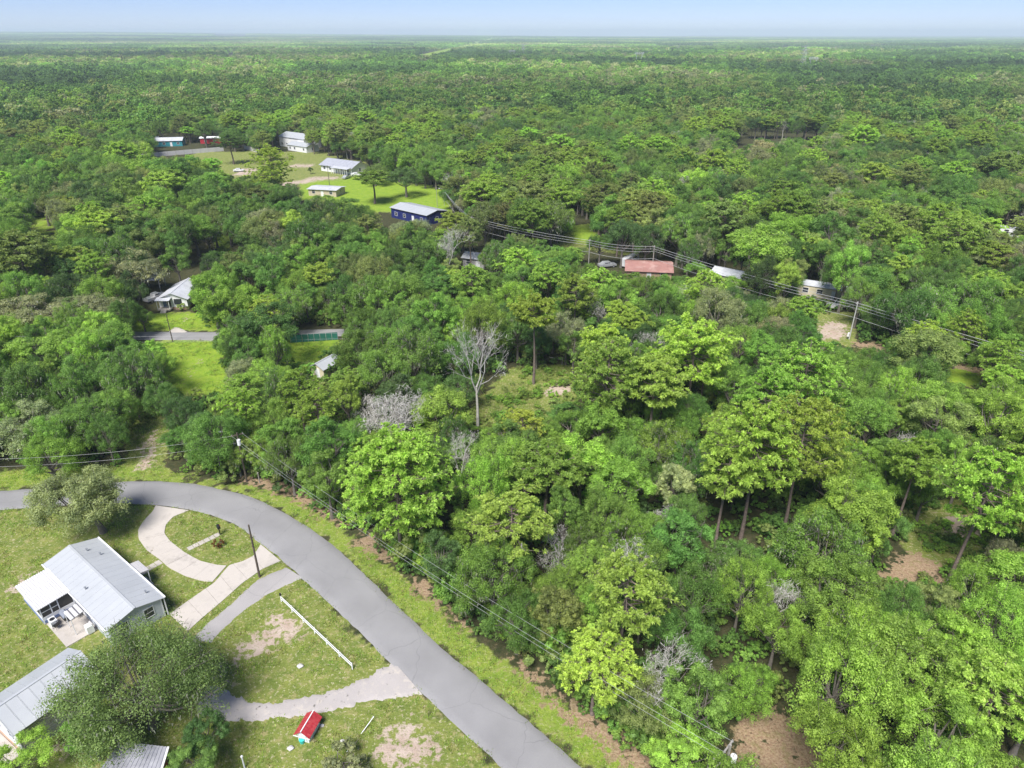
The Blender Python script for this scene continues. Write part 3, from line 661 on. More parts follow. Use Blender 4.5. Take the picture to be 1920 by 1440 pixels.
PG_ = G(886, 468); pole(PG_, 9.5, 'tall grey pole among trees right of the navy building', 'polewood', [(9.2, 1.2)], az=.9)
pole(G(1319, 497), 6.5, 'street light pole with bent arm behind the small pale house', 'steel', lamp=True, r=.09)
PH = G(833, 385); pole(PH, 6, 'slim white light pole behind the navy building', 'polecon', lamp=True, r=.08)
pole(G(820, 388), 7, 'thin grey pole with wires near the navy building', 'polewood', r=.1)
pole(G(618, 348), 8, 'dark pole beside the beige block garage', 'wood', r=.12)
def wire(a, b, sag, label, group=None, r=.012):
    P = [Vector(a).lerp(Vector(b), i / 24) - Vector((0, 0, sag * 4 * (i / 24) * (1 - i / 24))) for i in range(25)]
    o = MB().tube(P, r, 4, False).build('power_line', M['wire']); tag(o, label, 'wire', group); return o
up = Vector((0, 0, 1))
def off(p, az, d): return p + Vector((math.cos(az), math.sin(az), 0)) * d
wire(off(PA, .5, -.7) + up * 7.5, off(PC, .8, -.6) + up * 8.1, 1.3, 'upper roadside wire from the bend pole to the bottom pole')
wire(off(PA, .5, .7) + up * 7.5, off(PC, .8, .6) + up * 8.1, 1.5, 'second roadside wire running beside the upper one')
wire(PA + up * 6.0, PC + up * 6.6, 1.2, 'lowest roadside wire above the pine straw')
LW = G(-120, 862, 7); wire(off(PA, .5, -.7) + up * 7.5, LW, 1.0, 'upper wire leaving the bend pole to the left'); wire(PA + up * 6.3, LW - up * 1.2, 1.0, 'lower wire leaving the bend pole to the left')
FL, FR = G(-60, 615, 8), G(900, 600, 8); FL.z = FR.z = 6.5
wire(FL, FR, .8, 'upper thin wire above the far road'); wire(FL - up * 1.1, FR - up * 1.1, .8, 'lower thin wire above the far road')
PI_ = PD + (PD - PE).normalized() * 70
PJ = G(838, 402)
chain = [(PJ, 7.5), (PG_, 9.2), (PF, 7.9), (PE, 7.3), (PD, 7.7), (PI_, 8.5)]
names = ['navy building and the tall grey pole', 'tall grey pole and the pole by the silver car', 'pole by the silver car and the red roof', 'red roof and the concrete pole', 'concrete pole and the right edge']
for k in range(5):
    (a, ha), (b, hb) = chain[k], chain[k + 1]
    for j, dx in enumerate((-.55, 0, .55)):
        wire(off(a, .9, dx) + up * (ha + .2 - .75 * j), off(b, .9, dx) + up * (hb + .2 - .75 * j), .5 + .1 * j, '%s overhead wire strung between the %s' % (('front', 'middle', 'rear')[j], names[k]), 'overhead wires across the middle distance', .033)
    wire(a + up * (ha - 3.), b + up * (hb - 3.), .8, 'lower sagging cable strung between the ' + names[k], 'overhead wires across the middle distance', .03)
wire(PD + up * 7.7, off(PD, -.3, 30) + up * 6, .7, 'service wire dropping right from the concrete pole')
# white two-rail fence
fn = tag(empty('rail_fence', G(528, 1124)), 'low white two-rail fence beside the road bend on the lawn', 'fence'); f0 = G(528, 1128); f1 = G(661, 1255); nseg = 6
o0 = fn.location.copy()
for i in range(nseg + 1):
    p = f0.lerp(f1, i / nseg) - o0; MB().box(p.x - .05, p.x + .05, p.y - .05, p.y + .05, 0, .85).build('post', M['white'], fn)
    if i < nseg:
        q = f0.lerp(f1, (i + 1) / nseg) - o0; d = (q - p).normalized(); a, e = p + d * .08, q - d * .08; nn = Vector((-d.y, d.x, 0)) * .03
        for z in (.38, .7): MB().prism([tuple((a + nn)[:2]), tuple((e + nn)[:2]), tuple((e - nn)[:2]), tuple((a - nn)[:2])], z, z + .075).build('rail', M['white'], fn)
MB().tube([(f0.x - o0.x, f0.y - o0.y, .95), (f0.x - o0.x, f0.y - o0.y, 1.2)], [.14, .08], 8).build('post_cap', M['black'], fn)
mb = tag(empty('mailbox', G(413, 1003), .6), 'black mailbox on a post at the lawn island path', 'mailbox')
MB().box(-.06, .06, -.06, .06, 0, 1.1).build('post', M['black'], mb)
pts = [(-.18, 0), (.18, 0), (.18, .2)] + [(.18 * math.cos(t), .2 + .16 * math.sin(t)) for t in np.linspace(.3, math.pi - .3, 6)] + [(-.18, .2)]
V = [(x, -.32, z + 1.1) for x, z in pts] + [(x, .32, z + 1.1) for x, z in pts]; n = len(pts)
bx_ = MB().add(V, [tuple(range(n))[::-1], tuple(range(n, 2 * n))] + [(i, (i + 1) % n, n + (i + 1) % n, n + i) for i in range(n)]).build('box', M['black'], mb); MB().box(.19, .22, -.1, .1, 1.3, 1.45).build('flag', M['red'], bx_)
def stake(name, base, dx, dy, hgt, label, mat='white', r=.05):
    o = tag(empty(name, base), label, 'post'); MB().tube([(0, 0, 0), (dx, dy, hgt)], [r, r * .9], 8).build('shaft', M[mat], o); MB().tube([(dx, dy, hgt), (dx * 1.02, dy * 1.02, hgt + .07)], [r * 1.6, r], 8).build('cap', M[mat], o); return o
stake('pipe_post', G(459, 1440), 0, 0, 1.5, 'short white post at the bottom edge near the dark bushes', 'white', .07)
stake('leaning_pipe', G(677, 1376), .9, 1.3, .5, 'white pipe leaning in the weeds beside the sandy patch', 'white', .04)
stake('short_pipe', G(650, 1410), .35, .5, .25, 'short pale pipe lying by the bush near the sand', 'white', .035)
for k, (bx, by) in enumerate([(440, 897), (487, 905), (1054, 685), (1098, 695)]):
    stake('fence_post', G(bx, by), 0, 0, 1.6, ['weathered fence post left of the bend transformer pole', 'weathered fence post right of the bend transformer pole', 'pale fence post in the grassy clearing behind the umbrella pine', 'second pale fence post at the clearing edge under trees'][k], 'polewood', .08)
def rock(px, py, s, label):
    V = [];
    import bmesh
    bm = bmesh.new(); bmesh.ops.create_icosphere(bm, subdivisions=2, radius=1)
    for v in bm.verts: v.co = Vector((v.co.x * s, v.co.y * s * .8, v.co.z * s * .5)) * (1 + .18 * math.sin(v.co.x * 5 + px) * math.cos(v.co.y * 4 + v.co.z * 3))
    me = bpy.data.meshes.new('rock'); bm.to_mesh(me); bm.free(); me.materials.append(M['stone']); o = obj('rock', me); g_ = G(px, py); o.location = (g_.x, g_.y, s * .25); tag(o, label, 'rock')
rock(545, 1404, .33, 'pale round rock left below the red-roofed well house'); rock(604, 1361, .2, 'small pale stone right of the red-roofed well house'); rock(563, 1250, .35, 'pale stone on the lawn below the white rail fence')
rock(642, 1390, .2, 'small white stone in the weeds by the short pipe'); rock(30, 1383, .35, 'pale rubble stone by the outbuilding corner')
# lattice transmission towers
def bars(m, a, b, r): m.tube([a, b], r, 4, False)
def tower(px, py, hgt, label, rz, kind):
    o = tag(empty('transmission_tower', G(px, py), rz), label, 'tower'); k = hgt / 30
    def lat(x0, wb, wt, z0, z1, n):
        m = MB(); 
        for i in range(n):
            ta, tb = i / n, (i + 1) / n; za, zb = z0 + (z1 - z0) * ta, z0 + (z1 - z0) * tb; wa, wb_ = wb + (wt - wb) * ta, wb + (wt - wb) * tb
            ca = [(x0 - wa, -wa, za), (x0 + wa, -wa, za), (x0 + wa, wa, za), (x0 - wa, wa, za)]; cb = [(x0 - wb_, -wb_, zb), (x0 + wb_, -wb_, zb), (x0 + wb_, wb_, zb), (x0 - wb_, wb_, zb)]
            for j in range(4):
                bars(m, ca[j], cb[j], .13); bars(m, ca[j], cb[(j + 1) % 4], .07); bars(m, ca[(j + 1) % 4], cb[j], .07); bars(m, cb[j], cb[(j + 1) % 4], .07)
        return m
    if kind == 'tall':
        lat(0, 3.4 * k, .7 * k, 0, hgt, 8).build('lattice_mast', M['steel'], o)
        for z in (.72, .84, .95):
            m = MB()
            for s in (-1, 1): bars(m, (0, 0, hgt * z + .8), (s * 6 * k, 0, hgt * z), .2); bars(m, (0, 0, hgt * z - .8), (s * 6 * k, 0, hgt * z), .2)
            m.build('crossarm', M['steel'], o)
    else:
        for s in (-1, 1):
            m = MB(); bars(m, (s * 2.5 * k, -2 * k, 0), (s * 7 * k, 0, hgt * .82), .28); bars(m, (s * 2.5 * k, 2 * k, 0), (s * 7 * k, 0, hgt * .82), .28)
            for i in range(7):
                t = i / 7; bars(m, (s * (2.5 + 4.5 * t) * k, -2 * k * (1 - t), hgt * .82 * t), (s * (2.5 + 4.5 * (t + .14)) * k, 2 * k * (1 - t - .14), hgt * .82 * (t + .14)), .16)
            m.build('leg', M['steel'], o)
        m = MB()
        for z in (.82, .9): bars(m, (-11 * k, 0, hgt * z), (11 * k, 0, hgt * z), .25)
        for i in range(11): bars(m, (-11 * k + i * 2 * k, 0, hgt * (.82 if i % 2 else .9)), (-11 * k + (i + 1) * 2 * k, 0, hgt * (.9 if i % 2 else .82)), .16)
        m.build('crossbeam', M['steel'], o)
        for x in (-9, -4, 0, 4, 9):
            m = MB(); bars(m, (x * k - 1, 0, hgt * .82), (x * k, 0, hgt * .74), .2); bars(m, (x * k + 1, 0, hgt * .82), (x * k, 0, hgt * .74), .2); m.build('insulator_string', M['glassins'], o)
tower(981, 112, 34, 'tall lattice pylon on the hazy horizon left of centre', .3, 'tall'); tower(960, 113, 24, 'low wide pylon beside the leftmost tall lattice pylon', .3, 'wide')
tower(1197, 126, 28, 'wide lattice pylon standing alone in the far forest', .3, 'wide'); tower(1502, 138, 40, 'tall lattice pylon in the far forest at right', .3, 'tall'); tower(1521, 138, 26, 'wide lattice pylon right beside the tall right-hand one', .3, 'wide')

# ------------------------------------------------------------------ tree meshes
def unit(v): return v / np.maximum(np.linalg.norm(v, axis=-1, keepdims=True), 1e-6)
def rdir(r, n): return unit(r.normal(size=(n, 3)))
def quads(c, nrm, sx, sy, r):
    n = len(c); t = unit(np.cross(nrm, rdir(r, n))); b = np.cross(nrm, t)
    sx, sy = np.asarray(sx).reshape(-1, 1), np.asarray(sy).reshape(-1, 1)
    V = np.stack([c - t * sx, c - b * sy * .8 + nrm * sx * .15, c + t * sx, c + b * sy * .8 + nrm * sx * .15], 1).reshape(-1, 3)
    return V, np.arange(4 * n).reshape(n, 4)
def tubes_np(m, limbs):
    for pts, rad, n in limbs: m.tube(pts, rad, n, False)
def oak(seed, Rr=4.6, Hh=11, base=.36, lobes=18, sub=12, leaf=112, size=.1, flat=1., moss=0, openness=0., lean=(0, 0), gap=0., rough=.3):
    """returns crown mesh, trunk mesh; crown built from leaf faces gathered in clumps on lobes on limbs"""
    r = np.random.default_rng(seed); zc = Hh * (base + 1) / 2 * .98; b = Hh * (1 - base) / 2
    i = np.arange(lobes * 2); g = (1 + 5 ** .5) / 2
    z = 1 - (2 * i + 1) / (lobes * 2); ph = 2 * np.pi * i / g + r.random() * 6
    D = np.stack([np.sqrt(1 - z * z) * np.cos(ph), np.sqrt(1 - z * z) * np.sin(ph), z], 1)
    D = D[D[:, 2] > -.45]; D = unit(D + r.normal(0, .22, D.shape)); r.shuffle(D); D = D[:lobes]
    ext_ = r.uniform(.92 - rough, .92 + rough, (len(D), 1))
    Lp = D * np.array([Rr, Rr, b * flat]) * .66 * ext_ + np.array([lean[0], lean[1], zc])
    Lr = Rr * r.uniform(.29, .47, len(D)) * (1 - openness * .25)
    # sub clumps
    l = np.repeat(np.arange(len(D)), sub); d2 = unit(rdir(r, len(l)) + D[l] * .7 + np.array([0, 0, .25]))
    Sp = Lp[l] + d2 * (Lr[l] * np.sqrt(r.uniform(.08, .92, len(l))))[:, None]; Sr = Lr[l] * r.uniform(.24, .44, len(l))
    if gap: k = r.random(len(l)) > gap; Sp, Sr, l = Sp[k], Sr[k], l[k]
    sv = r.random(len(Sp))
    q = np.repeat(np.arange(len(Sp)), leaf); d3 = unit(rdir(r, len(q)) + np.array([0, 0, .45]))
    c = Sp[q] + d3 * (Sr[q] * r.uniform(.55, 1.15, len(q)))[:, None]; c[:, 2] = np.maximum(c[:, 2], .15)
    nrm = unit(d3 * 1.05 + rdir(r, len(q)) * .5 + np.array([0, 0, .15])); s = size * r.uniform(.6, 1.3, len(q))
    V, Fq = quads(c, nrm, s, s * r.uniform(.5, .9, len(q)), r)
    var = np.clip(.5 + (sv[q] - .5) * .75 + r.normal(0, .18, len(q)), 0, 1); mi = np.zeros(len(Fq), int)
    if moss:
        k = r.integers(0, len(Sp), moss); c = Sp[k] + rdir(r, moss) * Sr[k][:, None] - np.array([0, 0, .3]); ln = r.uniform(.2, .6, moss); a = r.uniform(0, 6.28, moss); wd = r.uniform(.04, .11, moss)
        t = np.stack([np.cos(a), np.sin(a), 0 * a], 1) * wd[:, None]; dn = np.stack([r.normal(0, .1, moss), r.normal(0, .1, moss), -ln], 1)
        V2 = np.stack([c - t, c + t, c + t * .4 + dn, c - t * .4 + dn], 1).reshape(-1, 3); V2[:, 2] = np.maximum(V2[:, 2], .1)
        Fq = np.concatenate([Fq, np.arange(4 * moss).reshape(-1, 4) + len(V)]); V = np.concatenate([V, V2]); var = np.r_[var, r.random(moss)]; mi = np.r_[mi, np.ones(moss, int)]
    crown = mesh('crown', V, Fq, [M['leaf'], M['moss']], {'var': ('FACE', 'FLOAT', var)}, mi)
    m = MB(); fork = Vector((lean[0] * .3, lean[1] * .3, Hh * base * .75)); tr = .05 * Rr + .06
    m.tube([(0, 0, -.2), (lean[0] * .1, lean[1] * .1, Hh * base * .4), tuple(fork)], [tr * 1.5, tr, tr * .85], 8, False)
    lead = Vector((lean[0] * .8, lean[1] * .8, zc)); m.tube([tuple(fork), tuple(lead)], [tr * .8, tr * .3], 6, False); fork0 = fork
    for p, rad in zip(Lp, Lr):
        p = Vector(p); fork = fork0.lerp(lead, min(.9, max(0., (p.z - fork0.z) / max(lead.z - fork0.z, .1) * .5 * r.uniform(.3, 1.2)))); mid = fork.lerp(p, .5) + Vector((r.normal(0, .3), r.normal(0, .3), -.1 * (p - fork).length + r.normal(0, .3)))
        m.tube([tuple(fork), tuple(mid), tuple(p)], [tr * .5, tr * .3, tr * .1], 5, False)
        for _ in range(4):
            e = p + (Vector(r.normal(0, 1, 3)).normalized() + Vector((0, 0, .4))) * rad * 1.05; m.tube([tuple(p.lerp(mid, .2)), tuple(e)], [tr * .14, .012], 3, False)
    return crown, m.me('trunk', M['bark'], True)
def pine(seed, Rr=4.5, Hh=17.5, base=.5, nb=34, tufts=720, flat=.55, lean=(0, 0), nl=.47):
    r = np.random.default_rng(seed); m = MB(); n = 7
    ax = [Vector((lean[0] * t * t + .15 * math.sin(t * 5 + seed), lean[1] * t * t + .12 * math.cos(t * 4 + seed), Hh * t * .95)) for t in np.linspace(0, 1, n)]
    ax[0].z = -.2; rad = [.27 * (1 - .78 * t) for t in np.linspace(0, 1, n)]; rad[0] = .34
    m.tube(ax, rad, 8, False)
    def axis_at(t):
        t = min(max(t, 0), .999) * (n - 1); i = int(t); return ax[i].lerp(ax[i + 1], t - i)
    tips = []
    for k in range(nb):
        f = (k + .5) / nb; t = base + (1 - base) * (f ** .8); a = k * 2.4 + r.normal(0, .35)
        prof = math.sin(math.pi * min(1, .22 + .74 * f)) ** .7
        ln = Rr * prof * r.uniform(.72, 1.08); p0 = axis_at(t * .97); dz = Hh * .05 * r.uniform(.2, 1.) * (1 + f)
        d = Vector((math.cos(a), math.sin(a), 0)); p1 = p0 + d * ln * .5 + Vector((0, 0, dz * .15 - .1)); p2 = p0 + d * ln + Vector((0, 0, dz))
        m.tube([tuple(p0), tuple(p1), tuple(p2)], [.09 * (1.15 - f * .5), .055, .02], 5, False); tips.append((p2, d, 1.))
        for _ in range(10):
            u = r.uniform(.25, 1); q0 = p0.lerp(p1, u * 2) if u < .5 else p1.lerp(p2, u * 2 - 1); a2 = a + r.choice([-1, 1]) * r.uniform(.4, 1.2)
            q1 = q0 + Vector((math.cos(a2), math.sin(a2), r.uniform(.05, .6))) * ln * r.uniform(.2, .45)
            m.tube([tuple(q0), tuple(q1)], [.03, .012], 3, False); tips.append((q1, (q1 - q0).normalized(), .9))
            tips.append((q0.lerp(q1, .55) + Vector((0, 0, .15)), (q1 - q0).normalized(), .8))
    for _ in range(12): tips.append((axis_at(.99) + Vector(r.normal(0, .5, 3)), Vector((0, 0, 1)), 1))
    idx = r.permutation(len(tips))[:tufts]; V = []; var = []; needles = 22
    c = np.repeat(np.array([tuple(tips[i][0]) for i in idx]), needles, 0); axd = np.repeat(np.array([tuple(tips[i][1] + Vector((0, 0, .9))) for i in idx]), needles, 0)
    N_ = len(c); ua = unit(axd); pr_ = unit(np.cross(ua, rdir(r, N_))); an = r.uniform(.5, 1.5, N_)[:, None]; d = ua * np.cos(an) + pr_ * np.sin(an); ln = nl * r.uniform(.7, 1.15, N_)[:, None]; s = unit(np.cross(d, rdir(r, N_))) * .06
    V = np.stack([c - s * .5, c + s * .5, c + d * ln * .75 + s - np.array([0, 0, .02]), c + d * ln - np.array([0, 0, .1]), c + d * ln * .75 - s - np.array([0, 0, .02])], 1).reshape(-1, 3)
    tv = np.repeat(r.random(len(idx)), needles); var = np.clip(.5 + (tv - .5) * .5 + r.normal(0, .2, N_), 0, 1)
    crown = mesh('crown', V, np.arange(5 * N_).reshape(-1, 5), M['needle'], {'var': ('FACE', 'FLOAT', var)})
    return crown, m.me('trunk', M['pinebark'], True)
def bare(seed, Hh=16, spread=.5, fork=.42, levels=5, twig=.03, mossn=0, thick=.24, kids=3):
    r = np.random.default_rng(seed); m = MB(); ends = []; mb_ = MB()
    def grow(p, d, ln, rad, lv):
        tgt = m if lv >= levels - 1 else mb_
        mid = p + d * ln * .5 + Vector(r.normal(0, .06, 3)) * ln; e = p + d * ln + Vector(r.normal(0, .05, 3)) * ln
        tgt.tube([tuple(p), tuple(mid), tuple(e)], [rad, rad * .8, rad * .6], 6 if lv > 2 else 3, False); ends.append((e, lv)); ends.append((mid, lv))
        if lv <= 0: return
        nk = kids + (r.random() < .4)
        for k in range(nk):
            a = k * 6.283 / nk + r.uniform(-.6, .6); per = d.orthogonal().normalized(); per = per * math.cos(a) + d.cross(per) * math.sin(a)
            nd = (d * 1. + per * spread * r.uniform(.6, 1.3) + Vector((0, 0, .18))).normalized()
            st = mid.lerp(e, r.uniform(.0, 1)) if k else e
            grow(st, nd, ln * r.uniform(.55, .8), max(rad * r.uniform(.42, .6), twig * .4), lv - 1)
    grow(Vector((0, 0, -.1)), Vector((0, 0, 1)), Hh * fork, thick, levels)
    V = [(c, lv) for c, lv in ends if lv <= 2]
    if mossn:
        for _ in range(mossn):
            c, _l = V[r.integers(len(V))]; c = c + Vector(r.normal(0, .25, 3)); a = r.uniform(0, 6.28); t = Vector((math.cos(a), math.sin(a), 0)) * r.uniform(.02, .05); dn = Vector((r.normal(0, .35), r.normal(0, .35), r.normal(-.1, .3)))
            mb_.add([tuple(c - t), tuple(c + t), tuple(c + dn + t * .3), tuple(c + dn - t * .3)], [(0, 1, 2, 3)])
    mb_.f += []; 
    return mb_.me('branches', M['deadwood']), m.me('trunk', M['deadwood'])
OAKS = [oak(1, 4.6, 11), oak(2, 5.2, 10.5, .3, 22, 11, 108), oak(3, 4.2, 12, .38, 14, gap=.1), oak(4, 5., 11.5, .34, 20, moss=700), oak(5, 4.8, 10.5, .32, 20, moss=1100, gap=.15), oak(6, 4.4, 11, .3, 13, 15, 112), oak(7, 5.4, 11, .34, 24, 11, 104, gap=.2), oak(8, 4., 11.5, .3, 15, 13, 112)]
TALL = [oak(11, 3.4, 12.5, .22, 20, 11, 104, .098), oak(12, 3.1, 13, .15, 22, 11, 100, .098)]          # slim, leafy to the ground
LIME = [oak(21, 4.4, 13, .25, 22, 12, 92, .115), oak(22, 4., 12, .28, 18, 13, 92, .115)]
SHRUB = [oak(31, 1.5, 2.2, .02, 9, 6, 40, .1), oak(32, 1.2, 1.7, .02, 8, 6, 40, .09), oak(33, 1.7, 2.8, .04, 10, 6, 40, .1)]
PINES = [pine(41), pine(42, 4.2, 18.5, .58), pine(43, 4.9, 17, .46, 42), pine(44, 3.8, 16.5, .62, 30)]
BARES = [bare(51, 13, .6, mossn=900), bare(52, 11, .7, .36, mossn=1200)]
TONES = {'dark': (.034, .072, .019), 'deep': (.046, .098, .02), 'mid': (.066, .128, .023), 'bright': (.09, .16, .026), 'lime': (.105, .18, .03), 'grey': (.105, .135, .062), 'olive': (.082, .122, .034), 'vivid': (.075, .155, .028), 'pine': (.1, .165, .03), 'pinebright': (.1, .178, .03), 'pineyellow': (.114, .18, .03)}
WORD = {'dark': 'dark green', 'deep': 'deep green', 'mid': 'green', 'bright': 'bright green', 'lime': 'lime green', 'grey': 'grey-green', 'olive': 'olive green', 'vivid': 'vivid green', 'pine': 'green', 'pinebright': 'bright green', 'pineyellow': 'yellow-green'}
for k_ in TONES: TONES[k_] = tuple(c * k for c, k in zip(TONES[k_], (3.65, 3.1, 4.1)))
def jitter_tone(t, amt=.16):
    c = np.array(TONES[t]) * (1 + np.clip(R.normal(0, amt), -.3, .22)); c = c * (1 + R.normal(0, amt * .2, 3)) * np.array([1 + R.normal(0, amt * .15), 1, 1]); return [float(max(x, .01)) for x in c]

# ------------------------------------------------------------------ what must stay open (photo pixels; optional depth: only trees nearer than that are refused)
CLEAR = [([(-900, 905), (-50, 893), (228, 893), (246, 795), (306, 790), (312, 880), (440, 905), (540, 925), (600, 962), (660, 1000), (735, 1060), (800, 1110), (880, 1178), (960, 1240), (1060, 1318), (1130, 1370), (1210, 1450), (1400, 2200), (-900, 2200)], None),
         ([(318, 636), (410, 638), (408, 680), (432, 725), (360, 735), (322, 725), (312, 700)], None), ([(256, 618), (412, 618), (412, 641), (256, 641)], None), ([(555, 612), (640, 612), (640, 642), (555, 642)], None),
         ([(285, 582), (362, 582), (380, 616), (285, 618)], None), ([(282, 522), (354, 522), (354, 586), (282, 586)], 163), ([(578, 664), (616, 664), (616, 712), (588, 712)], 124), ([(545, 640), (610, 640), (600, 662), (550, 680)], None),
         ([(915, 705), (985, 692), (1080, 690), (1062, 735), (1010, 765), (960, 795), (908, 800)], None), ([(850, 622), (945, 620), (908, 800), (880, 800)], 98), ([(840, 615), (950, 615), (950, 700), (840, 700)], 108), ([(970, 600), (1040, 600), (1010, 720), (985, 720)], 108), ([(685, 718), (808, 718), (808, 800), (685, 800)], 86),
         ([(1532, 592), (1600, 592), (1600, 640), (1660, 652), (1535, 640)], None), ([(1775, 695), (1828, 692), (1850, 712), (1785, 722)], None), ([(1120, 482), (1270, 480), (1270, 505), (1120, 506)], 182), ([(1332, 497), (1368, 500), (1366, 518), (1334, 520)], 176), ([(1506, 527), (1550, 532), (1550, 548), (1508, 548)], 166),
         ([(1588, 560), (1604, 560), (1600, 634), (1586, 634)], 128), ([(1745, 965), (1800, 950), (1855, 985), (1850, 1040), (1720, 1095), (1650, 1085), (1670, 1040)], None), ([(1372, 1352), (1425, 1320), (1440, 1380), (1440, 1450), (1365, 1450)], None),
         ([(1330, 930), (1480, 930), (1480, 1010), (1330, 1020)], 76), ([(740, 960), (770, 960), (775, 1050), (750, 1050)], 66),
         ([(290, 262), (418, 262), (418, 292), (290, 296)], 420), ([(395, 292), (480, 282), (485, 330), (430, 330)], None), ([(490, 290), (590, 296), (690, 306), (695, 332), (590, 330), (530, 330)], None), ([(528, 258), (575, 268), (575, 296), (535, 290)], 420), ([(600, 300), (680, 310), (680, 332), (600, 328)], 350),
         ([(575, 340), (690, 338), (826, 358), (826, 386), (735, 390), (660, 385), (640, 372), (575, 372)], None), ([(735, 376), (838, 392), (838, 418), (800, 420), (735, 395)], 252), ([(1060, 430), (1100, 428), (1098, 445), (1075, 443)], None), ([(62, 402), (90, 406), (92, 442), (75, 432)], None), ([(410, 445), (424, 442), (428, 468), (412, 468)], None),
         ([(1872, 422), (1905, 422), (1905, 438), (1872, 438)], 215), ([(1395, 250), (1540, 254), (1540, 260), (1395, 258)], None), ([(1380, 262), (1395, 262), (1395, 278), (1380, 278)], None), ([(786, 103), (800, 106), (850, 94), (905, 82), (935, 72), (925, 71), (880, 81), (830, 93)], None), ([(395, 70), (470, 70), (470, 73), (395, 73)], None), ([(428, 99), (437, 99), (437, 106), (428, 106)], None),
         ([(1345, 1380), (1392, 1380), (1392, 1450), (1345, 1450)], 46), ([(425, 812), (472, 812), (472, 905), (440, 905)], 78), ([(660, 815), (845, 815), (850, 940), (660, 940)], 74), ([(110, 860), (245, 860), (245, 1000), (110, 1000)], 90), ([(865, 462), (895, 462), (895, 505), (865, 505)], 190)]
WLINE = np.array([(p.x, p.y) for p, _h in chain])
def front_of_wires(X, Y): return (Y < np.interp(X, WLINE[:, 0], WLINE[:, 1]) + 3)
CLEAR.append(([(838, 388), (1103, 456), (1223, 484), (1595, 562), (1920, 632), (1920, 662), (1595, 590), (1223, 502), (1103, 474), (838, 400)], front_of_wires))
def blocked(X, Y, r, h, soft=.8, deep=True):
    """crown (centre .62h, radius r) seen over something that must stay open?"""
    X, Y, r, h = (np.atleast_1d(np.asarray(a, float)) for a in (X, Y, r, h)); bad = np.zeros(len(X), bool)
    cx, cy_, d = PXY(X, Y, h * .62); rx = r * F / d * soft; cyt = PXY(X, Y, h * .98)[1]; ry_t = (cy_ - cyt) * soft + 0 * rx; cyb = PXY(X, Y, h * .25)[1]; bx, by, _ = PXY(X, Y, 0 * X)
    for k in range(13):
        if k == 12: sx, sy = cx, cy_
        else:
            a = 2 * math.pi * k / 12; sx = cx + rx * math.cos(a); s = math.sin(a); sy = cy_ + np.where(s < 0, (cy_ - cyt) * s * soft, (cyb - cy_) * s * soft)
        for poly, dep in CLEAR:
            if dep and not deep: continue
            xs = [p[0] for p in poly]; ys = [p[1] for p in poly]
            i = np.where(~bad & (sx > min(xs)) & (sx < max(xs)) & (sy > min(ys)) & (sy < max(ys)) & (dep(X, Y) if callable(dep) else (Y < dep) if dep else True))[0]
            if len(i): bad[i] |= inpoly(sx[i], sy[i], poly)
    for poly, dep in CLEAR:
        if dep and not deep: continue
        if dep is None: bad |= inpoly(bx, by, poly) & (Y > 10)
        P = np.array(poly, float); Q = np.concatenate([P, (P + np.roll(P, -1, 0)) / 2, P.mean(0)[None]])
        for qx, qy in Q:
            ry = np.where(qy < cy_, cy_ - cyt, cyb - cy_) * soft
            bad |= (((qx - cx) / rx) ** 2 + ((qy - cy_) / np.maximum(ry, .1)) ** 2 < .9) & (dep(X, Y) if callable(dep) else (Y < dep) if dep else True)
    return bad

# ------------------------------------------------------------------ hand-placed trees
placed = []   # (x, y, radius) for spacing
for loc_, rz_ in SITES:
    for u_, v_ in ((3, 3), (9, 4)): q_ = loc_ + Vector((u_ * math.cos(rz_) - v_ * math.sin(rz_), u_ * math.sin(rz_) + v_ * math.cos(rz_), 0)); placed.append((q_.x, q_.y, 4., 4.))
BUILT = np.array([p[:2] for p in placed])
def plant(name, proto, loc, sc_, rz, tone, label, group=None, cat='tree', szs=None):
    root = empty(name, loc, rz); root.scale = (sc_, sc_, szs or sc_); tag(root, label, cat, group)
    c = obj('crown', proto[0], root); c['tone'] = jitter_tone(tone) if isinstance(tone, str) else tone
    obj('trunk', proto[1], root); return root
def hand(px, py, rpx, hgt, kind, tone, label, base=False, proto=None, var=0, group=None, name=None):
    """crown centre (or foot, base=True) at a photo pixel, crown radius in photo pixels, height in metres"""
    g_ = G(px, py) if base else G(px, py, hgt * (.62 if kind != 'pine' else .8)); g_.z = 0
    d = g_.y * cP + (CAMH - hgt * .6) * sP; rm = rpx * d / F
    pr = proto or {'oak': OAKS, 'tall': TALL, 'lime': LIME, 'pine': PINES, 'shrub': SHRUB}[kind][var % {'oak': 8, 'tall': 2, 'lime': 2, 'pine': 4, 'shrub': 3}[kind]]
    V = pr[0]; bb = np.array([v.co for v in V.vertices]); r0 = np.percentile(np.hypot(bb[:, 0] - bb[:, 0].mean(), bb[:, 1] - bb[:, 1].mean()), 97); h0 = bb[:, 2].max()
    o = plant(name or {'oak': 'oak_tree', 'tall': 'vine_covered_tree', 'lime': 'broadleaf_tree', 'pine': 'pine_tree', 'shrub': 'shrub'}[kind], pr, g_, rm / r0, random.random() * 6.28 if proto is None else 0, tone, label, group or {'oak': 'oaks of the near wood', 'tall': 'vine-covered trees of the near wood', 'lime': 'broadleaf trees of the near wood', 'pine': 'tall pines above the wood', 'shrub': 'shrubs in the yard'}[kind], 'shrub' if kind == 'shrub' else 'tree', hgt / h0)
    placed.append((g_.x, g_.y, rm, hgt)); return o
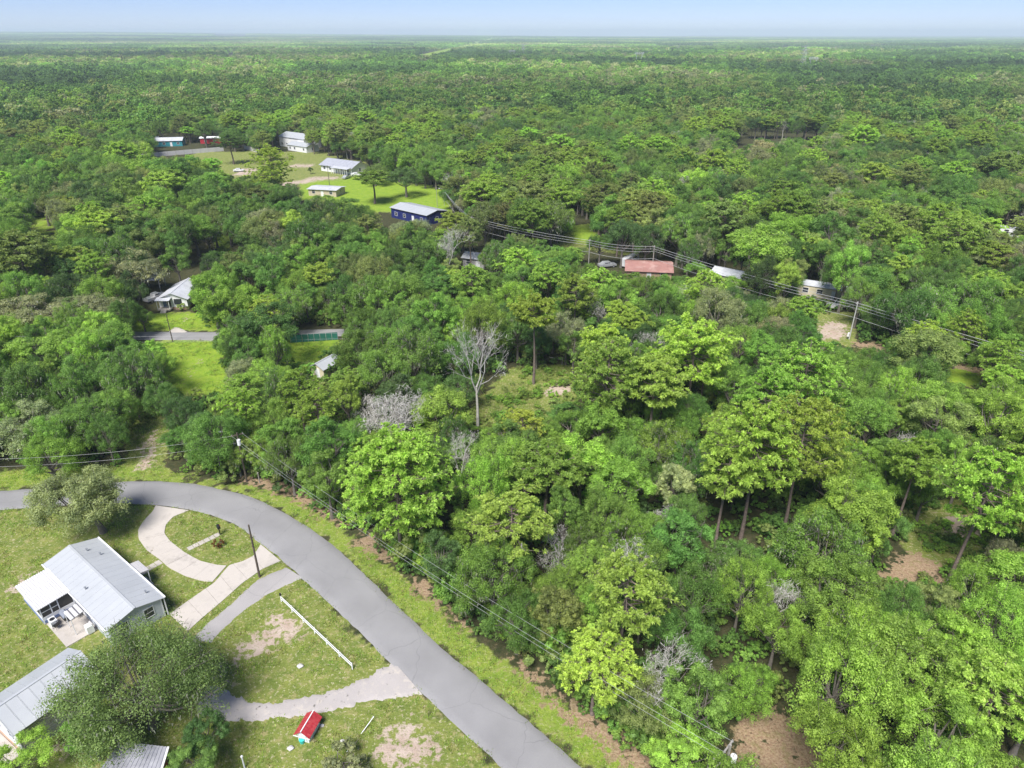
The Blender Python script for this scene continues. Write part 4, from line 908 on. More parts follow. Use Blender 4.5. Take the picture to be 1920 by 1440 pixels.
# pines
hand(755, 1050, 106, 17.8, 'pine', 'pinebright', 'bright green broad round-crowned pine standing right at the road verge', True, pine(61, 6.2, 17.5, .36, 84, 2200))
hand(1780, 1092, 78, 17.8, 'pine', 'pinebright', 'tall lone pine beside the sandy clearing at the right', True, pine(62, 4.9, 17.6, .5, 42, 800, lean=(1.4, .4)))
hand(1000, 720, 45, 17.2, 'pine', 'pineyellow', 'umbrella-topped pine with long bare trunk in the grassy clearing', True, pine(63, 4., 17, .72, 30, 700))
hand(1130, 835, 74, 17.5, 'pine', 'pinebright', 'rounded pine just right of the grassy clearing', True, var=2)
hand(1285, 800, 74, 18.5, 'pine', 'pineyellow', 'yellow-tinged domed pine behind the main pine cluster', True, var=0)
hand(1215, 850, 58, 15.5, 'pine', 'pine', 'smaller pine between the rounded pine and the cluster', True, var=3)
hand(1387, 1010, 84, 19.4, 'pine', 'pineyellow', 'tall yellow-green pine with bare red trunk at the cluster front', True, pine(64, 5.4, 19, .5, 46, 950))
hand(1470, 985, 92, 18.5, 'pine', 'pineyellow', 'broad yellow-green pine at the right of the pine cluster', True, pine(65, 6.2, 18, .48, 48, 1000))
hand(1342, 1022, 58, 14.5, 'pine', 'pine', 'shorter pine at the left front of the pine cluster', True, var=1)
hand(1480, 850, 76, 18, 'pine', 'pinebright', 'bright domed pine at the back of the pine cluster', True, var=2)
hand(1420, 880, 60, 16.5, 'pine', 'pinebright', 'pine crown filling the middle of the pine cluster', True, var=0)
hand(520, 392, 46, 22, 'pine', 'pineyellow', 'tall open pine standing over the far lawn track', True, pine(66, 5.5, 21, .35, 44, 900))
hand(703, 382, 34, 12, 'pine', 'pine', 'leggy pine on the far lawn by the garage', True, var=3)
hand(438, 308, 28, 14, 'pine', 'deep', 'twin-stemmed pine on the pale far lawn', True, var=1)
hand(970, 480, 42, 12, 'pine', 'pinebright', 'small rounded pine below the overhead wires', False, var=2)
hand(880, 425, 30, 14, 'pine', 'olive', 'olive pine beside the tall grey wire pole', False, var=0)
hand(1600, 975, 74, 12.5, 'lime', 'lime', 'pale yellow-green leafy tree right of the pine cluster', False)
hand(1720, 860, 50, 14, 'pine', 'pineyellow', 'young yellow pine behind the pale yellow-green tree', False, var=3)
# yard trees
hand(195, 998, 84, 8.6, 'oak', [.36, .42, .22], 'feathery grey-green leaning oak on the lawn at the road bend', True, oak(71, 5., 8.2, .36, 26, 13, 110, .1, lean=(-1.8, -.4), gap=.0))
hand(255, 1266, 144, 10.5, 'oak', [.23, .33, .12], 'huge spreading grey-green live oak overhanging the white-roofed buildings', False, oak(72, 8.3, 10.4, .2, 44, 16, 90, .105, moss=1500, gap=.18, rough=.36))
hand(168, 1375, 44, 5.5, 'lime', 'vivid', 'small vivid green tree between outbuilding and mast', False, var=1)
hand(30, 1425, 70, 4.5, 'oak', 'bright', 'bright leafy tree cut by the lower left corner', False, var=5)
hand(385, 1375, 46, 5., 'oak', 'dark', 'dark evergreen shrubby tree at the drive end', False, var=7)
hand(370, 1425, 55, 4.5, 'oak', 'deep', 'dark bushy tree at the bottom edge left of the white post', False, var=2)
hand(645, 1436, 50, 2.6, 'shrub', 'grey', 'grey-green shrub at the bottom edge below the well house', False, var=2)
hand(408, 1018, 11, 1., 'shrub', [.2, .1, .035], 'small reddish shrub by the mailbox path', False, var=1)
hand(565, 1013 - 6, 1, .1, 'shrub', 'mid', 'tiny weed tuft at the far road kerb', False) if False else None
# left and middle
hand(265, 592, 24, 5.5, 'oak', 'mid', 'small round tree on the cottage front lawn', False, var=5)
hand(500, 612, 58, 13, 'oak', 'dark', 'dense dark rounded oak in front of the far road', False, var=2)
hand(428, 585, 40, 12, 'tall', 'bright', 'bright vine-clad tree left of the dense dark oak', False)
hand(425, 640, 26, 7, 'oak', 'deep', 'low deep green tree at the foot of the dense dark oak', False, var=7)
hand(285, 688, 46, 9, 'oak', 'bright', 'bright leafy tree on the left edge of the bright lawn', False, var=5)
hand(70, 590, 84, 9.5, 'oak', 'grey', 'wide pale grey-green oak at the left edge', False, var=4)
hand(170, 590, 68, 9, 'oak', 'grey', 'pale grey-green oak right of the wide left-edge oak', False, var=3)
hand(248, 505, 62, 11.5, 'oak', 'grey', 'mossy grey-green oak overhanging the white pickup truck', False, var=4)
hand(85, 665, 64, 10, 'lime', 'bright', 'bright broadleaf tree below the pale left-edge oaks', False)
hand(200, 640, 66, 10, 'oak', 'mid', 'green spreading oak left of the far road end', False, var=6)
hand(60, 800, 76, 9, 'oak', 'grey', 'mossy pale oak at the left edge above the verge', False, var=4)
hand(170, 790, 66, 9, 'oak', 'mid', 'mossy oak left of the sandy track', False, var=3)
hand(90, 855, 58, 8, 'oak', 'bright', 'bright low oak at the verge behind the feathery oak', False, var=1)
hand(1590, 505, 38, 16, 'lime', 'vivid', 'tall vivid green tree beside the cream mobile home', False)
hand(1420, 470, 66, 16, 'lime', 'bright', 'large bright green broadleaf tree behind the small pale house', False, var=1)
hand(1480, 440, 50, 15, 'lime', 'bright', 'bright broad treetop right of the large bright broadleaf tree', False)
hand(1735, 665, 66, 12, 'lime', 'olive', 'rounded olive green tree standing before the straw strip', False, var=1)
hand(330, 325, 62, 15, 'lime', 'vivid', 'vivid lime treetop rising below the far white wall', False); hand(270, 320, 42, 15, 'lime', 'bright', 'bright treetop left of the vivid lime one', False, var=1); hand(445, 365, 34, 12, 'lime', 'lime', 'yellow-lime tree below the pale far lawn', False); hand(390, 350, 40, 14, 'lime', 'vivid', 'vivid leafy treetop right of the lime pair', False, var=1)
hand(1060, 340, 34, 15, 'lime', 'lime', 'yellow-green treetop in the middle forest', False); hand(1105, 325, 30, 15, 'lime', 'bright', 'bright treetop right of the yellow-green one', False); hand(1300, 345, 30, 14, 'lime', 'lime', 'yellow-green crown in the right middle forest', False); hand(850, 300, 28, 14, 'lime', 'lime', 'orange-tinged lime crown beside bare branches', False, var=1)
hand(1470, 350, 40, 15, 'pine', 'pinebright', 'bright domed pine in the right middle forest', False, var=2); hand(1280, 290, 30, 18, 'pine', 'pine', 'pine in the distant centre row', False, var=0); hand(1340, 295, 30, 18, 'pine', 'pine', 'second pine in the distant centre row', False, var=1)
hand(702, 322, 26, 9, 'oak', 'olive', 'olive tree right of the house with pillared porch', False, var=1); hand(650, 380, 26, 6, 'oak', 'deep', 'dark round tree below the beige block garage', False, var=5); hand(606, 378, 24, 6, 'oak', 'mid', 'green round tree left of the dark one below the garage', False, var=2); hand(760, 335, 34, 11, 'oak', 'dark', 'dark spreading oak at the right end of the far lawn', False, var=0); hand(582, 318, 5, 3., 'tall', 'dark', 'tiny dark cone tree on the far lawn', False, var=1)
# dead trees
def deadtree(px, py, proto, s, rz, label, base=True, z=0):
    g_ = G(px, py) if base else G(px, py, z); g_.z = 0
    o = empty('dead_tree', g_, rz); o.scale = (s, s, s); tag(o, label, 'tree'); obj('branches', proto[0], o); obj('trunk', proto[1], o); placed.append((g_.x, g_.y, 1.5, 9)); return o
deadtree(896, 800, bare(81, 15.5, .5, .44, 5, .03, 300, .26, 3), 1, .6, 'tall leafless silver-white tree with upswept branches at the clearing edge')
deadtree(748, 862, bare(82, 11, .75, .34, 6, .02, 1600, .2, 3), 1.15, 0, 'bushy grey leafless tree draped in moss behind the roadside pine')
deadtree(697, 812, bare(83, 7, .7, .3, 5, .03, 700, .15, 3), 1., 1, 'smaller grey mossy bare tree left of the bushy one')
for k, (px, py, s) in enumerate([(860, 840, .5), (1180, 1065, .62), (1360, 1090, .5), (1470, 1085, .55), (1240, 1240, .5), (1330, 1350, .5), (1080, 925, .5), (1120, 575, .8), (1215, 650, .6), (1700, 800, .45), (1285, 560, .55), (1055, 1010, .5), (1620, 1170, .4), (1250, 930, .45), (840, 480, .8), (1500, 1390, .5)]):
    if k in (2, 5, 6, 12, 15): continue
    deadtree(px, py, BARES[k % 2], s * 1.22, k * 1.3, ['pale bare sapling beside the silver-white tree foot', 'pale lichen-covered bare tree left of the verge-side forest opening', 'grey twiggy bare crown below the pine cluster', 'pinkish-grey bare crown right of the twiggy one', 'leaning bare branch tree over the dark forest gap', 'bare grey tree above the roadside wires', 'bare white twigs near the clearing front', 'pale leaning bare trunk behind the clearing', 'curly bare tree behind the rounded pine', 'silvery bare twigs right of the pine cluster', 'forked bare snag below the red roof', 'bare pale tree right of the roadside pine', 'small bare tree in the right front forest', 'white bare sapling left of the pine cluster trunks', 'grey bare treetop in the middle forest left of wires', 'bare pale shrub tree at the bottom right'][k], False, 7 if py < 1300 else 6)
def snag(px, py, dx, dy, hgt, label):
    o = tag(empty('snag', G(px, py)), label, 'dead trunk'); P = [(dx * t + .1 * math.sin(t * 9), dy * t, hgt * t) for t in np.linspace(0, 1, 6)]
    MB().tube(P, [.13, .12, .11, .1, .08, .05], 7).build('trunk', M['deadwood'], o); MB().tube([P[3], (P[3][0] + .7, P[3][1] - .2, P[3][2] + .5)], [.04, .015], 5).build('branch_stub', M['deadwood'], o)
snag(980, 1150, -.2, .2, 9.3, 'thin upright white snag behind the verge'); snag(958, 1165, -4.2, 1.5, 4.2, 'bent pale dead limb leaning left beside the upright snag'); snag(1005, 1185, -3.5, 1., 1.2, 'pale fallen log at the forest edge'); snag(1055, 675, -2.6, .2, .5, 'fallen pale log in the grassy clearing')

# ------------------------------------------------------------------ fill of the wood
def region_tone(px, py, u):
    """mix of tones seen in that part of the photograph"""
    t = vnoise(px / 130., py / 70., 77)
    if py > 1080 and px > 1350: tab = [('mid', .28), ('bright', .42), ('olive', .12), ('deep', .1), ('lime', .08)]
    elif py > 760 and px > 900: tab = [('mid', .36), ('bright', .28), ('deep', .2), ('olive', .1), ('grey', .06)]
    elif py > 520: tab = [('mid', .38), ('deep', .27), ('bright', .16), ('dark', .1), ('grey', .09)]
    elif px > 1300 and py < 480: tab = [('grey', .24), ('deep', .26), ('mid', .22), ('olive', .16), ('dark', .12)]
    else: tab = [('mid', .34), ('deep', .28), ('olive', .14), ('dark', .12), ('bright', .08), ('grey', .04)]
    u = (u * .5 + t * .5); u = min(max((u - .14) / .72, 0), .999); a = 0
    for n, p in tab:
        a += p
        if u < a: return n
    return tab[0][0]
cand = []
for _ in range(60000):
    d = 26 + 155 * math.sqrt(R.random()); a = R.uniform(-.86, .86); cand.append((d * math.sin(a), d * math.cos(a)))
cand = np.array(cand); cand = cand[np.argsort(np.hypot(cand[:, 0], cand[:, 1]))]
rad_ = R.uniform(2.3, 4.3, len(cand)) * (1 + .1 * (cand[:, 1] > 110)); hh_ = np.clip(rad_ * 2.0 + R.normal(3.0, 1.3, len(cand)), 5, 13.5)
edgefix = blocked(cand[:, 0], cand[:, 1], rad_, hh_, .95)
cell = {}
for x, y, r_, h_ in placed: cell.setdefault((int(x // 9), int(y // 9)), []).append((x, y, r_ * .8))
fill = []
order = np.argsort(R.random(len(cand)))
for i in order:
    if edgefix[i]: continue
    x, y = cand[i]; r_ = rad_[i]; cx, cy2 = int(x // 9), int(y // 9); ok = True
    for dx in (-1, 0, 1):
        for dy in (-1, 0, 1):
            for (a, b, c) in cell.get((cx + dx, cy2 + dy), ()):
                if (a - x) ** 2 + (b - y) ** 2 < (.68 * (r_ + c)) ** 2: ok = False; break
            if not ok: break
        if not ok: break
    if ok: cell.setdefault((cx, cy2), []).append((x, y, r_)); fill.append((x, y, r_, hh_[i]))
fill = np.array(fill); fpx, fpy, fd = PXY(fill[:, 0], fill[:, 1], fill[:, 3] * .62)
inframe = (fpx > -40) & (fpx < 1960) & (fpy < 1490); size_ = fill[:, 2] / fd
LMK = [('the road bend pole', 450, 860), ('the roadside pine', 750, 930), ('the silver-white dead tree', 895, 740), ('the umbrella pine', 1000, 640), ('the pine cluster', 1400, 830), ('the upright snag', 975, 1090), ('the lone right-hand pine', 1810, 960), ('the cream shed', 598, 690), ('the bright lawn', 360, 680), ('the dense dark oak', 490, 600), ('the white cottage', 330, 560), ('the left-edge pale oaks', 110, 590), ('the sandy track', 280, 840), ('the bottom utility pole', 1368, 1400), ('the concrete wire pole', 1595, 600), ('the cream mobile home', 1530, 540), ('the faded red roof', 1225, 495), ('the rounded olive tree', 1735, 665), ('the pale yellow-green tree', 1600, 970), ('the grassy clearing', 1020, 740), ('the bushy grey bare tree', 745, 765), ('the bottom right corner', 1900, 1420), ('the right front forest edge', 1880, 1180), ('the verge straw strip', 1150, 1330), ('the navy building', 785, 395), ('the large bright broadleaf', 1420, 470), ('the far road', 590, 625), ('the largest forest gap', 1230, 1200), ('the right-edge lawn', 1820, 705), ('the left verge', 40, 900), ('the middle straw opening', 1700, 1070), ('the tall grey wire pole', 886, 430)]
ORD = ['nearest', 'second', 'third', 'fourth', 'fifth', 'sixth', 'seventh', 'eighth', 'ninth', 'tenth', 'eleventh', 'twelfth', 'thirteenth', 'fourteenth', 'fifteenth', 'sixteenth', 'seventeenth', 'eighteenth', 'nineteenth', 'twentieth']
idx = np.where(inframe)[0]; idx = idx[np.argsort(-size_[idx])][:296]; isobj = np.zeros(len(fill), bool); isobj[idx] = True
recs = []
for i in np.argsort(-size_):
    tone = region_tone(fpx[i], fpy[i], R.random()); u = R.random()
    kind = 'pine' if (u < .05) else 'tall' if u < .14 else 'lime' if tone == 'bright' and u < .3 else 'oak'
    recs.append((i, tone, kind))
byl = {}
for i, tone, kind in recs:
    if not isobj[i]: continue
    q = min(range(len(LMK)), key=lambda k: (LMK[k][1] - fpx[i]) ** 2 + ((LMK[k][2] - fpy[i]) * 1.3) ** 2); nmk, lx, ly = LMK[q]
    dx, dy = fpx[i] - lx, (fpy[i] - ly) * 1.3
    rel = ('right of' if dx > 0 else 'left of') if abs(dx) > abs(dy) else ('in front of' if dy > 0 else 'behind')
    kw_ = {'oak': 'oak', 'tall': 'slim vine-covered tree', 'lime': 'broadleaf tree', 'pine': 'young pine'}[kind]
    byl.setdefault((tone, kw_, rel, nmk), []).append((dx * dx + dy * dy, i))
label = {}
for (tone, kw_, rel, nmk), L_ in byl.items():
    L_.sort()
    for k, (_, i) in enumerate(L_):
        word = WORD[tone]; label[i] = ('%s %s %s %s' % (word, kw_, rel, nmk)) if len(L_) == 1 else ('%s %s %s %s, %s such one out' % (word, kw_, rel, nmk, ORD[min(k, 19)]))
stuffpts = []     # x, y, z, scale, rotation, prototype index, tone
PROTOS = OAKS + TALL + LIME + PINES + BARES[:1]
base_r = {}
for k, p in enumerate(PROTOS):
    bb = np.array([v.co for v in p[0].vertices]); base_r[k] = (np.percentile(np.hypot(bb[:, 0], bb[:, 1]), 97), bb[:, 2].max())
for i, tone, kind in recs:
    x, y, r_, h_ = fill[i]; k = {'oak': R.integers(0, 8), 'tall': 8 + R.integers(0, 2), 'lime': 10 + R.integers(0, 2), 'pine': 12 + R.integers(0, 4)}[kind]
    if tone == 'grey' and kind == 'oak': k = 3 + R.integers(0, 2)
    if kind == 'pine': tone = ['pine', 'pinebright', 'pineyellow'][R.integers(0, 3)]; h_ = h_ * 1.25; r_ = max(r_, 2.8)
    br, bh = base_r[k]; s = r_ * (1.12 if kind != 'tall' else .9) / br; sz = h_ / bh
    if isobj[i]:
        plant({'oak': 'oak_tree', 'tall': 'vine_covered_tree', 'lime': 'broadleaf_tree', 'pine': 'pine_tree'}[kind], PROTOS[k], (x, y, 0), s, R.random() * 6.28, tone, label[i], {'oak': 'oaks of the near wood', 'tall': 'vine-covered trees of the near wood', 'lime': 'broadleaf trees of the near wood', 'pine': 'young pines of the near wood'}[kind], szs=sz)
    else: stuffpts.append((x, y, 0, s, sz, R.random() * 6.28, k, *jitter_tone(tone)))
# farther wood: same trees, too many to count
def ring(d0, d1, sp, amax=.80):
    P = []; 
    n = int(amax * 2 * (d1 ** 2 - d0 ** 2) / 2 / (sp * sp)); d = np.sqrt(R.uniform(d0 ** 2, d1 ** 2, n * 1)); a = R.uniform(-amax, amax, len(d))
    x, y = d * np.sin(a), d * np.cos(a)
    gx_ = np.floor(x / sp), np.floor(y / sp); key = gx_[0] * 100003 + gx_[1]; _, u = np.unique(key, return_index=True)   # thin the crowded cells
    return np.stack([x, y], 1)[u]
farP = []
for d0, d1, sp in ((176, 470, 4.6),):
    P = ring(d0, d1, sp); r_ = R.uniform(3.2, 5.8, len(P)); h_ = np.clip(r_ * 1.6 + R.normal(4.5, 1.5, len(P)), 6, 16); b_ = blocked(P[:, 0], P[:, 1], r_, h_, .85); b_ |= (np.hypot(P[:, None, 0] - BUILT[None, :, 0], P[:, None, 1] - BUILT[None, :, 1]) < 7).any(1)
    for (x, y), rr_, hh, bb in zip(P, r_, h_, b_):
        if bb: continue
        px_, py_, _ = PXY(x, y, hh); tone = region_tone(float(px_), float(py_), R.random()); u = R.random(); nz = vnoise(x / 60, y / 60, 91)
        k = 12 + R.integers(0, 4) if u < .06 + .3 * (nz > .7) else 16 if u > .985 else 10 + R.integers(0, 2) if tone == 'bright' else 8 + R.integers(0, 2) if u > .93 else R.integers(0, 8)
        if k == 16: tone = 'grey'
        if 12 <= k < 16: tone = ['pine', 'olive', 'pinebright'][R.integers(0, 3)]; hh *= 1.2
        if tone == 'grey' and k < 8: k = 3 + R.integers(0, 2)
        br, bh = base_r[k]; stuffpts.append((x, y, 0, rr_ * 1.1 / br, hh / bh, R.random() * 6.28, k, *jitter_tone(tone)))
def instancer(name, pts, protos, label, cat):
    """one object: a cloud of points, each carrying a copy of one of the plant meshes"""
    pts = np.array(pts, float); col = bpy.data.collections.new(name + '_kinds')
    for k, p in enumerate(protos):
        o = bpy.data.objects.new('k%03d_%s' % (k, name), p); col.objects.link(o)
    me = bpy.data.meshes.new(name); me.vertices.add(len(pts)); me.vertices.foreach_set('co', pts[:, :3].astype(np.float32).ravel())
    sc3 = np.stack([pts[:, 3], pts[:, 3], pts[:, 4]], 1)
    a = me.attributes.new('sc', 'FLOAT_VECTOR', 'POINT'); a.data.foreach_set('vector', sc3.astype(np.float32).ravel())
    rt = np.stack([0 * pts[:, 5], 0 * pts[:, 5], pts[:, 5]], 1); a = me.attributes.new('rot', 'FLOAT_VECTOR', 'POINT'); a.data.foreach_set('vector', rt.astype(np.float32).ravel())
    a = me.attributes.new('ki', 'INT', 'POINT'); a.data.foreach_set('value', pts[:, 6].astype(np.int32))
    a = me.attributes.new('tone', 'FLOAT_COLOR', 'POINT'); a.data.foreach_set('color', np.c_[pts[:, 7:10], np.ones(len(pts))].astype(np.float32).ravel())
    for m_ in (M['leaf'], M['needle'], M['bark']): me.materials.append(m_)
    o = obj(name, me); tag(o, label, cat, kind='stuff')
    ng = bpy.data.node_groups.new(name, 'GeometryNodeTree'); ng.interface.new_socket('Geometry', in_out='INPUT', socket_type='NodeSocketGeometry'); ng.interface.new_socket('Geometry', in_out='OUTPUT', socket_type='NodeSocketGeometry')
    N = ng.nodes; Lk = ng.links; gi, go = N.new('NodeGroupInput'), N.new('NodeGroupOutput')
    ci = N.new('GeometryNodeCollectionInfo'); ci.inputs['Collection'].default_value = col; ci.inputs['Separate Children'].default_value = True; ci.inputs['Reset Children'].default_value = True
    ip = N.new('GeometryNodeInstanceOnPoints'); ip.inputs['Pick Instance'].default_value = True
    def at(nm_, ty):
        n_ = N.new('GeometryNodeInputNamedAttribute'); n_.data_type = ty; n_.inputs['Name'].default_value = nm_; return n_.outputs['Attribute']
    Lk.new(gi.outputs[0], ip.inputs['Points']); Lk.new(ci.outputs[0], ip.inputs['Instance']); Lk.new(at('ki', 'INT'), ip.inputs['Instance Index']); Lk.new(at('rot', 'FLOAT_VECTOR'), ip.inputs['Rotation']); Lk.new(at('sc', 'FLOAT_VECTOR'), ip.inputs['Scale']); Lk.new(ip.outputs[0], go.inputs[0])
    md = o.modifiers.new('scatter', 'NODES'); md.node_group = ng; return o
def joined(p):
    """crown and trunk in one mesh for the uncountable wood"""
    me = bpy.data.meshes.new('tree'); V, Lv, ls, va, mi = [], [], [], [], []; o = nl = 0; mats = []
    for q in p:
        n = len(q.vertices); co = np.zeros(n * 3, np.float32); q.vertices.foreach_get('co', co); V.append(co)
        lv = np.zeros(len(q.loops), np.int32); q.loops.foreach_get('vertex_index', lv); Lv.append(lv + o)
        st = np.zeros(len(q.polygons), np.int32); q.polygons.foreach_get('loop_start', st); ls.append(st + nl)
        k = np.zeros(len(q.polygons), np.int32); q.polygons.foreach_get('material_index', k); mi.append(k + len(mats)); mats += list(q.materials)
        vv = np.full(len(q.polygons), .5, np.float32); att = q.attributes.get('var')
        if att: att.data.foreach_get('value', vv)
        va.append(vv); o += n; nl += len(lv)
    V, Lv, ls, va, mi = (np.concatenate(a) for a in (V, Lv, ls, va, mi))
    me.vertices.add(o); me.vertices.foreach_set('co', V); me.loops.add(nl); me.loops.foreach_set('vertex_index', Lv); me.polygons.add(len(ls)); me.polygons.foreach_set('loop_start', ls)
    me.update(calc_edges=True)
    for m_ in mats: me.materials.append(m_)
    me.polygons.foreach_set('material_index', mi); a = me.attributes.new('var', 'FLOAT', 'FACE'); a.data.foreach_set('value', va); me.update(); return me
instancer('middle_wood', stuffpts, [joined(p) for p in PROTOS], 'unbroken wood of oaks and pines behind the near trees', 'forest')
def lod(seed, Rr, Hh, lobes, sub, leaf, size):
    p = oak(seed, Rr, Hh, .25, lobes, sub, leaf, size); return p[0]
LO = [lod(101, 4.6, 11, 11, 6, 11, .42), lod(102, 5., 10, 11, 6, 11, .42), lod(103, 4.2, 12, 10, 6, 11, .42), lod(104, 3.2, 14, 10, 6, 11, .4)]
far = []
def far_tone(x, y):
    n = fbm(x / 190, y / 260, 61, 4); n2 = fbm(x / 800, y / 240, 67, 3); t = R.random() * .25 + np.clip((n - .5) * 2.4 + .5, 0, 1) * .75
    if math.hypot(x, y) < 900 and R.random() < (900 - math.hypot(x, y)) / 430: px_, py_, _ = PXY(x, y, 10); return np.array(jitter_tone(region_tone(float(px_), float(py_), R.random()), .18))
    c = np.array(TONES['dark']) if t < .3 else np.array(TONES['deep']) if t < .5 else np.array(TONES['mid']) if t < .66 else np.array(TONES['olive']) if t < .76 else np.array(TONES['grey']) if t < .84 else np.array(TONES['mid'])
    return c * (.45 + 1.5 * n2) * (1 + R.normal(0, .18))
for d0, d1, sp, gsc in ((466, 1000, 5.2, 1.0), (1000, 2600, 8., 1.25)):
    P = ring(d0, d1, sp, .78); r_ = np.clip(R.lognormal(1.5, .3, len(P)), 2.6, 8.5) * gsc; h_ = np.clip(r_ * 1.2 + R.normal(4.5, 2., len(P)) + 5 * (fbm(P[:, 0] / 90, P[:, 1] / 90, 88) - .5), 5, 18); b_ = blocked(P[:, 0], P[:, 1], r_, h_, .8)
    P, r_, h_ = P[~b_], r_[~b_], h_[~b_]
    for (x, y), rr_, hh in zip(P, r_, h_): far.append((x, y, 0, rr_ / 4.6, hh / 11, R.random() * 6.28, R.integers(0, 4), *far_tone(x, y)))
instancer('far_wood', far, LO, 'continuous far woodland of small crowns towards the horizon', 'forest')
# farthest: patches of many crowns
def patch(seed, S=150, n=230):
    r = np.random.default_rng(seed); V, va = [], []; 
    x, y = r.uniform(-S / 2, S / 2, n), r.uniform(-S / 2, S / 2, n); rr_ = r.uniform(4.5, 8, n); h_ = r.uniform(8, 16, n)
    q = np.repeat(np.arange(n), 16); d = rdir(r, len(q)); d[:, 2] = np.abs(d[:, 2]); c = np.stack([x[q] + d[:, 0] * rr_[q], y[q] + d[:, 1] * rr_[q], h_[q] - 4 + d[:, 2] * 4], 1)
    Vq, Fq = quads(c, unit(d + rdir(r, len(q)) * .5), r.uniform(1.4, 2.6, len(q)), r.uniform(1.4, 2.6, len(q)), r); tv = r.random(n)[q]
    return mesh('canopy', Vq, Fq, M['leaf'], {'var': ('FACE', 'FLOAT', np.clip(tv * .7 + .15, 0, 1))})
pts = []
P = ring(2560, 16000, 118, .76); b_ = blocked(P[:, 0], P[:, 1], np.full(len(P), 40.), np.full(len(P), 12.), .6)
for x, y in P[~b_]:
    if fbm(x / 900, y / 700, 55) > .66 and R.random() < .8: continue
    pts.append((x, y, float(hills(np.array([x]), np.array([y]))[0]), 1, 1, R.random() * 6.28, R.integers(0, 3), *far_tone(x / 3, y / 3)))
instancer('horizon_wood', pts, [patch(111), patch(112), patch(113)], 'blue-green woodland fading into haze along the horizon', 'forest')
# undergrowth and grass tufts
P = ring(28, 165, 1.55, .8); r_ = R.uniform(.7, 1.5, len(P)); b_ = blocked(P[:, 0], P[:, 1], r_, r_ * 1.2, 1., False); P, r_ = P[~b_], r_[~b_]
bx_, by_, _ = PXY(P[:, 0], P[:, 1], 0 * r_); opn = np.zeros(len(P), bool)
for poly in LAWN[:2] + LAWN[3:6] + STRAWS[4:6]: opn |= inpoly(bx_, by_, poly)
ug = [(x, y, 0, r / 1.5 * 1.1, r / 1.5 * R.uniform(.7, 1.3), R.random() * 6.28, R.integers(0, 3), *jitter_tone(['deep', 'mid', 'dark', 'deep', 'olive', 'vivid'][R.integers(0, 6)])) for (x, y), r, o_ in zip(P, r_, opn) if not (o_ and R.random() < .93)]
for _ in range(220):
    cx0, cy0 = R.uniform(870, 1100), R.uniform(685, 830); g_ = G(cx0, cy0)
    if inpoly(cx0, cy0, [(880, 810), (905, 730), (980, 688), (1095, 684), (1075, 760), (1020, 800), (960, 840)]) and fbm(g_.x / 5, g_.y / 5, 12) > .4: s_ = R.uniform(.18, .5); ug.append((g_.x, g_.y, 0, s_ * 1.5, s_, R.random() * 6.28, R.integers(0, 3), *jitter_tone(['mid', 'bright', 'bright', 'olive'][R.integers(0, 4)])))
for _ in range(700):
    cx0, cy0 = R.uniform(1640, 1900), R.uniform(940, 1110); g_ = G(cx0, cy0)
    if fbm(g_.x / 3, g_.y / 3, 15) > .5: s_ = R.uniform(.15, .5); ug.append((g_.x, g_.y, 0, s_ * 1.3, s_, R.random() * 6.28, R.integers(0, 3), *jitter_tone(['mid', 'deep', 'bright', 'olive'][R.integers(0, 4)])))
EDGE = np.array([tuple(G(*p)[:2]) for p in ((330, 880), (440, 893), (540, 912), (600, 945), (665, 985), (740, 1045), (800, 1097), (880, 1162), (960, 1222), (1060, 1300), (1130, 1350), (1230, 1440))]); EP = resample(EDGE, 260)
for x, y in EP:
    if R.random() < .7: s_ = R.uniform(.8, 1.9); ug.append((x + R.uniform(.2, 3), y + R.uniform(.4, 3), 0, s_, s_ * R.uniform(.8, 1.3), R.random() * 6.28, R.integers(0, 3), *jitter_tone(['deep', 'mid', 'bright', 'mid', 'olive'][R.integers(0, 5)])))
instancer('undergrowth', ug, [s[0] for s in SHRUB], 'low green undergrowth filling the gaps between trees', 'undergrowth')
def tuft(seed, n=14, hgt=.22, spread=.22):
    r = np.random.default_rng(seed); b = np.stack([r.normal(0, spread, n), r.normal(0, spread, n), 0 * r.random(n)], 1); a = r.uniform(0, 6.28, n); d = np.stack([np.cos(a) * .5, np.sin(a) * .5, 0 * a + 1], 1) * (hgt * r.uniform(.4, 1.1, n))[:, None]
    s = np.stack([-np.sin(a), np.cos(a), 0 * a], 1) * .03; V = np.stack([b - s, b + s, b + d], 1).reshape(-1, 3); return mesh('tuft', V, np.arange(3 * n).reshape(-1, 3), M['leaf'], {'var': ('FACE', 'FLOAT', r.random(n))})
n = 70000; tx, ty = R.uniform(-75, 60, n), R.uniform(30, 140, n); tpx, tpy, _ = PXY(tx, ty, 0 * tx); keep = np.zeros(n, bool)
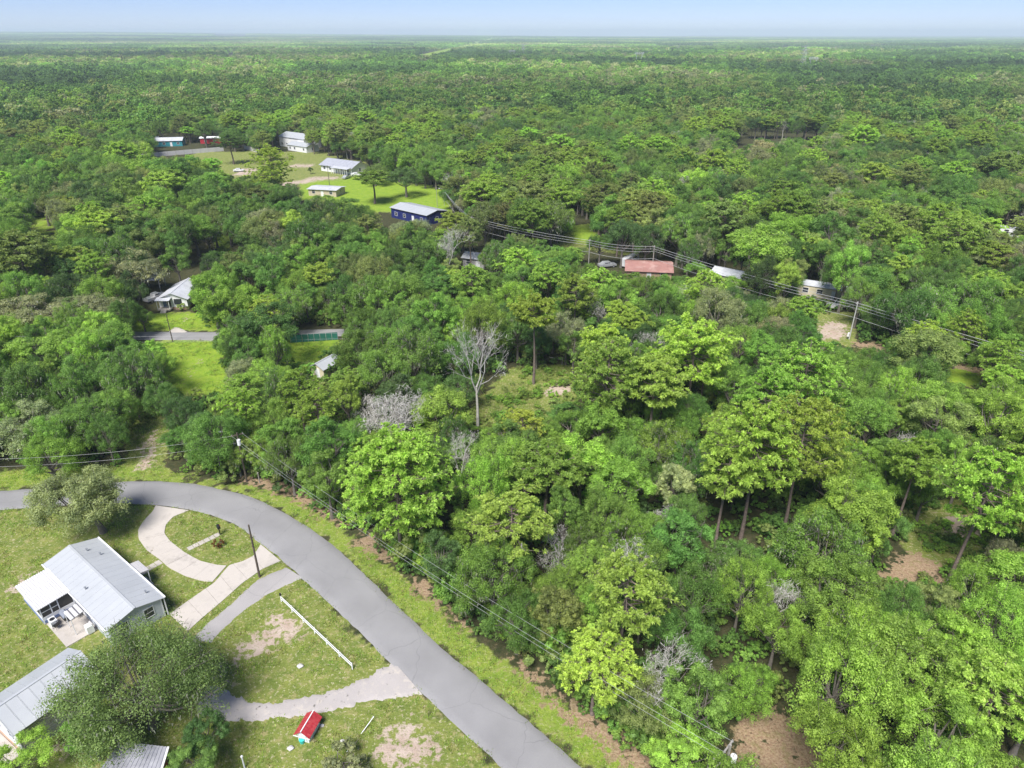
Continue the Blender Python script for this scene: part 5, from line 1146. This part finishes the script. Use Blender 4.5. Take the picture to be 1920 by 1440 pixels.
for poly in (YARD, VERGE, LAWN[2], LAWN[3], LAWN[4]) + tuple(BRIGHT[:2]): keep |= inpoly(tpx, tpy, poly)
HARD = [OUT + INN[::-1], [(536, 1060), (566, 1083), (395, 1205), (360, 1200), (487, 1080)], [(737, 1238), (790, 1302), (613, 1338), (424, 1355), (370, 1330), (380, 1286), (463, 1313)], [(354, 955), (311, 984), (319, 1015), (425, 1061), (489, 1019), (528, 1052), (454, 1094), (352, 1186), (316, 1152), (402, 1093), (346, 1082), (298, 1050), (260, 1011), (259, 994), (290, 946)], [(352, 1026), (412, 998), (414, 1004), (354, 1034)], [(250, 1085), (262, 1070), (302, 1050), (306, 1056)],
        [(30, 1105), (90, 1065), (78, 1050), (180, 1005), (310, 1125), (310, 1150), (130, 1215), (80, 1175)], [(-20, 1330), (130, 1225), (140, 1300), (60, 1400), (-20, 1400)], [(550, 1395), (550, 1365), (610, 1345), (610, 1375), (585, 1395)], [(253, 618), (640, 614), (640, 632), (253, 640)]] + SAND[:2]
for poly in HARD: keep &= ~inpoly(tpx, tpy, poly)
keep &= fbm(tx / 3, ty / 3, 7) > .42
tone_ = lambda: ([.3, .27, .12] if R.random() < .22 else jitter_tone(['mid', 'bright', 'bright', 'olive', 'lime'][R.integers(0, 5)], .15))
instancer('grass', [(x, y, 0, s, s * 1.0, a, k, *tone_()) for x, y, s, a, k in zip(tx[keep], ty[keep], R.uniform(.6, 1.3, keep.sum()), R.uniform(0, 6.28, keep.sum()), R.integers(0, 3, keep.sum()))], [tuft(121), tuft(122), tuft(123, 18, .16, .3)], 'short patchy grass tufts on the lawns and verge', 'grass')

# ------------------------------------------------------------------ haze
hz = MB().box(-24000, 24000, -4000, 24000, -2, 150)
m, nt = nm('haze'); N = NT(nt)
pv = N.n('ShaderNodeVolumePrincipled', {'Color': (.76, .88, 1., 1), 'Density': .00013, 'Anisotropy': 0.})
nt.links.new(pv.outputs[0], N.n('ShaderNodeOutputMaterial').inputs['Volume'])
tag(hz.build('haze', m), 'thin pale summer haze over the far woodland', 'haze', kind='stuff')
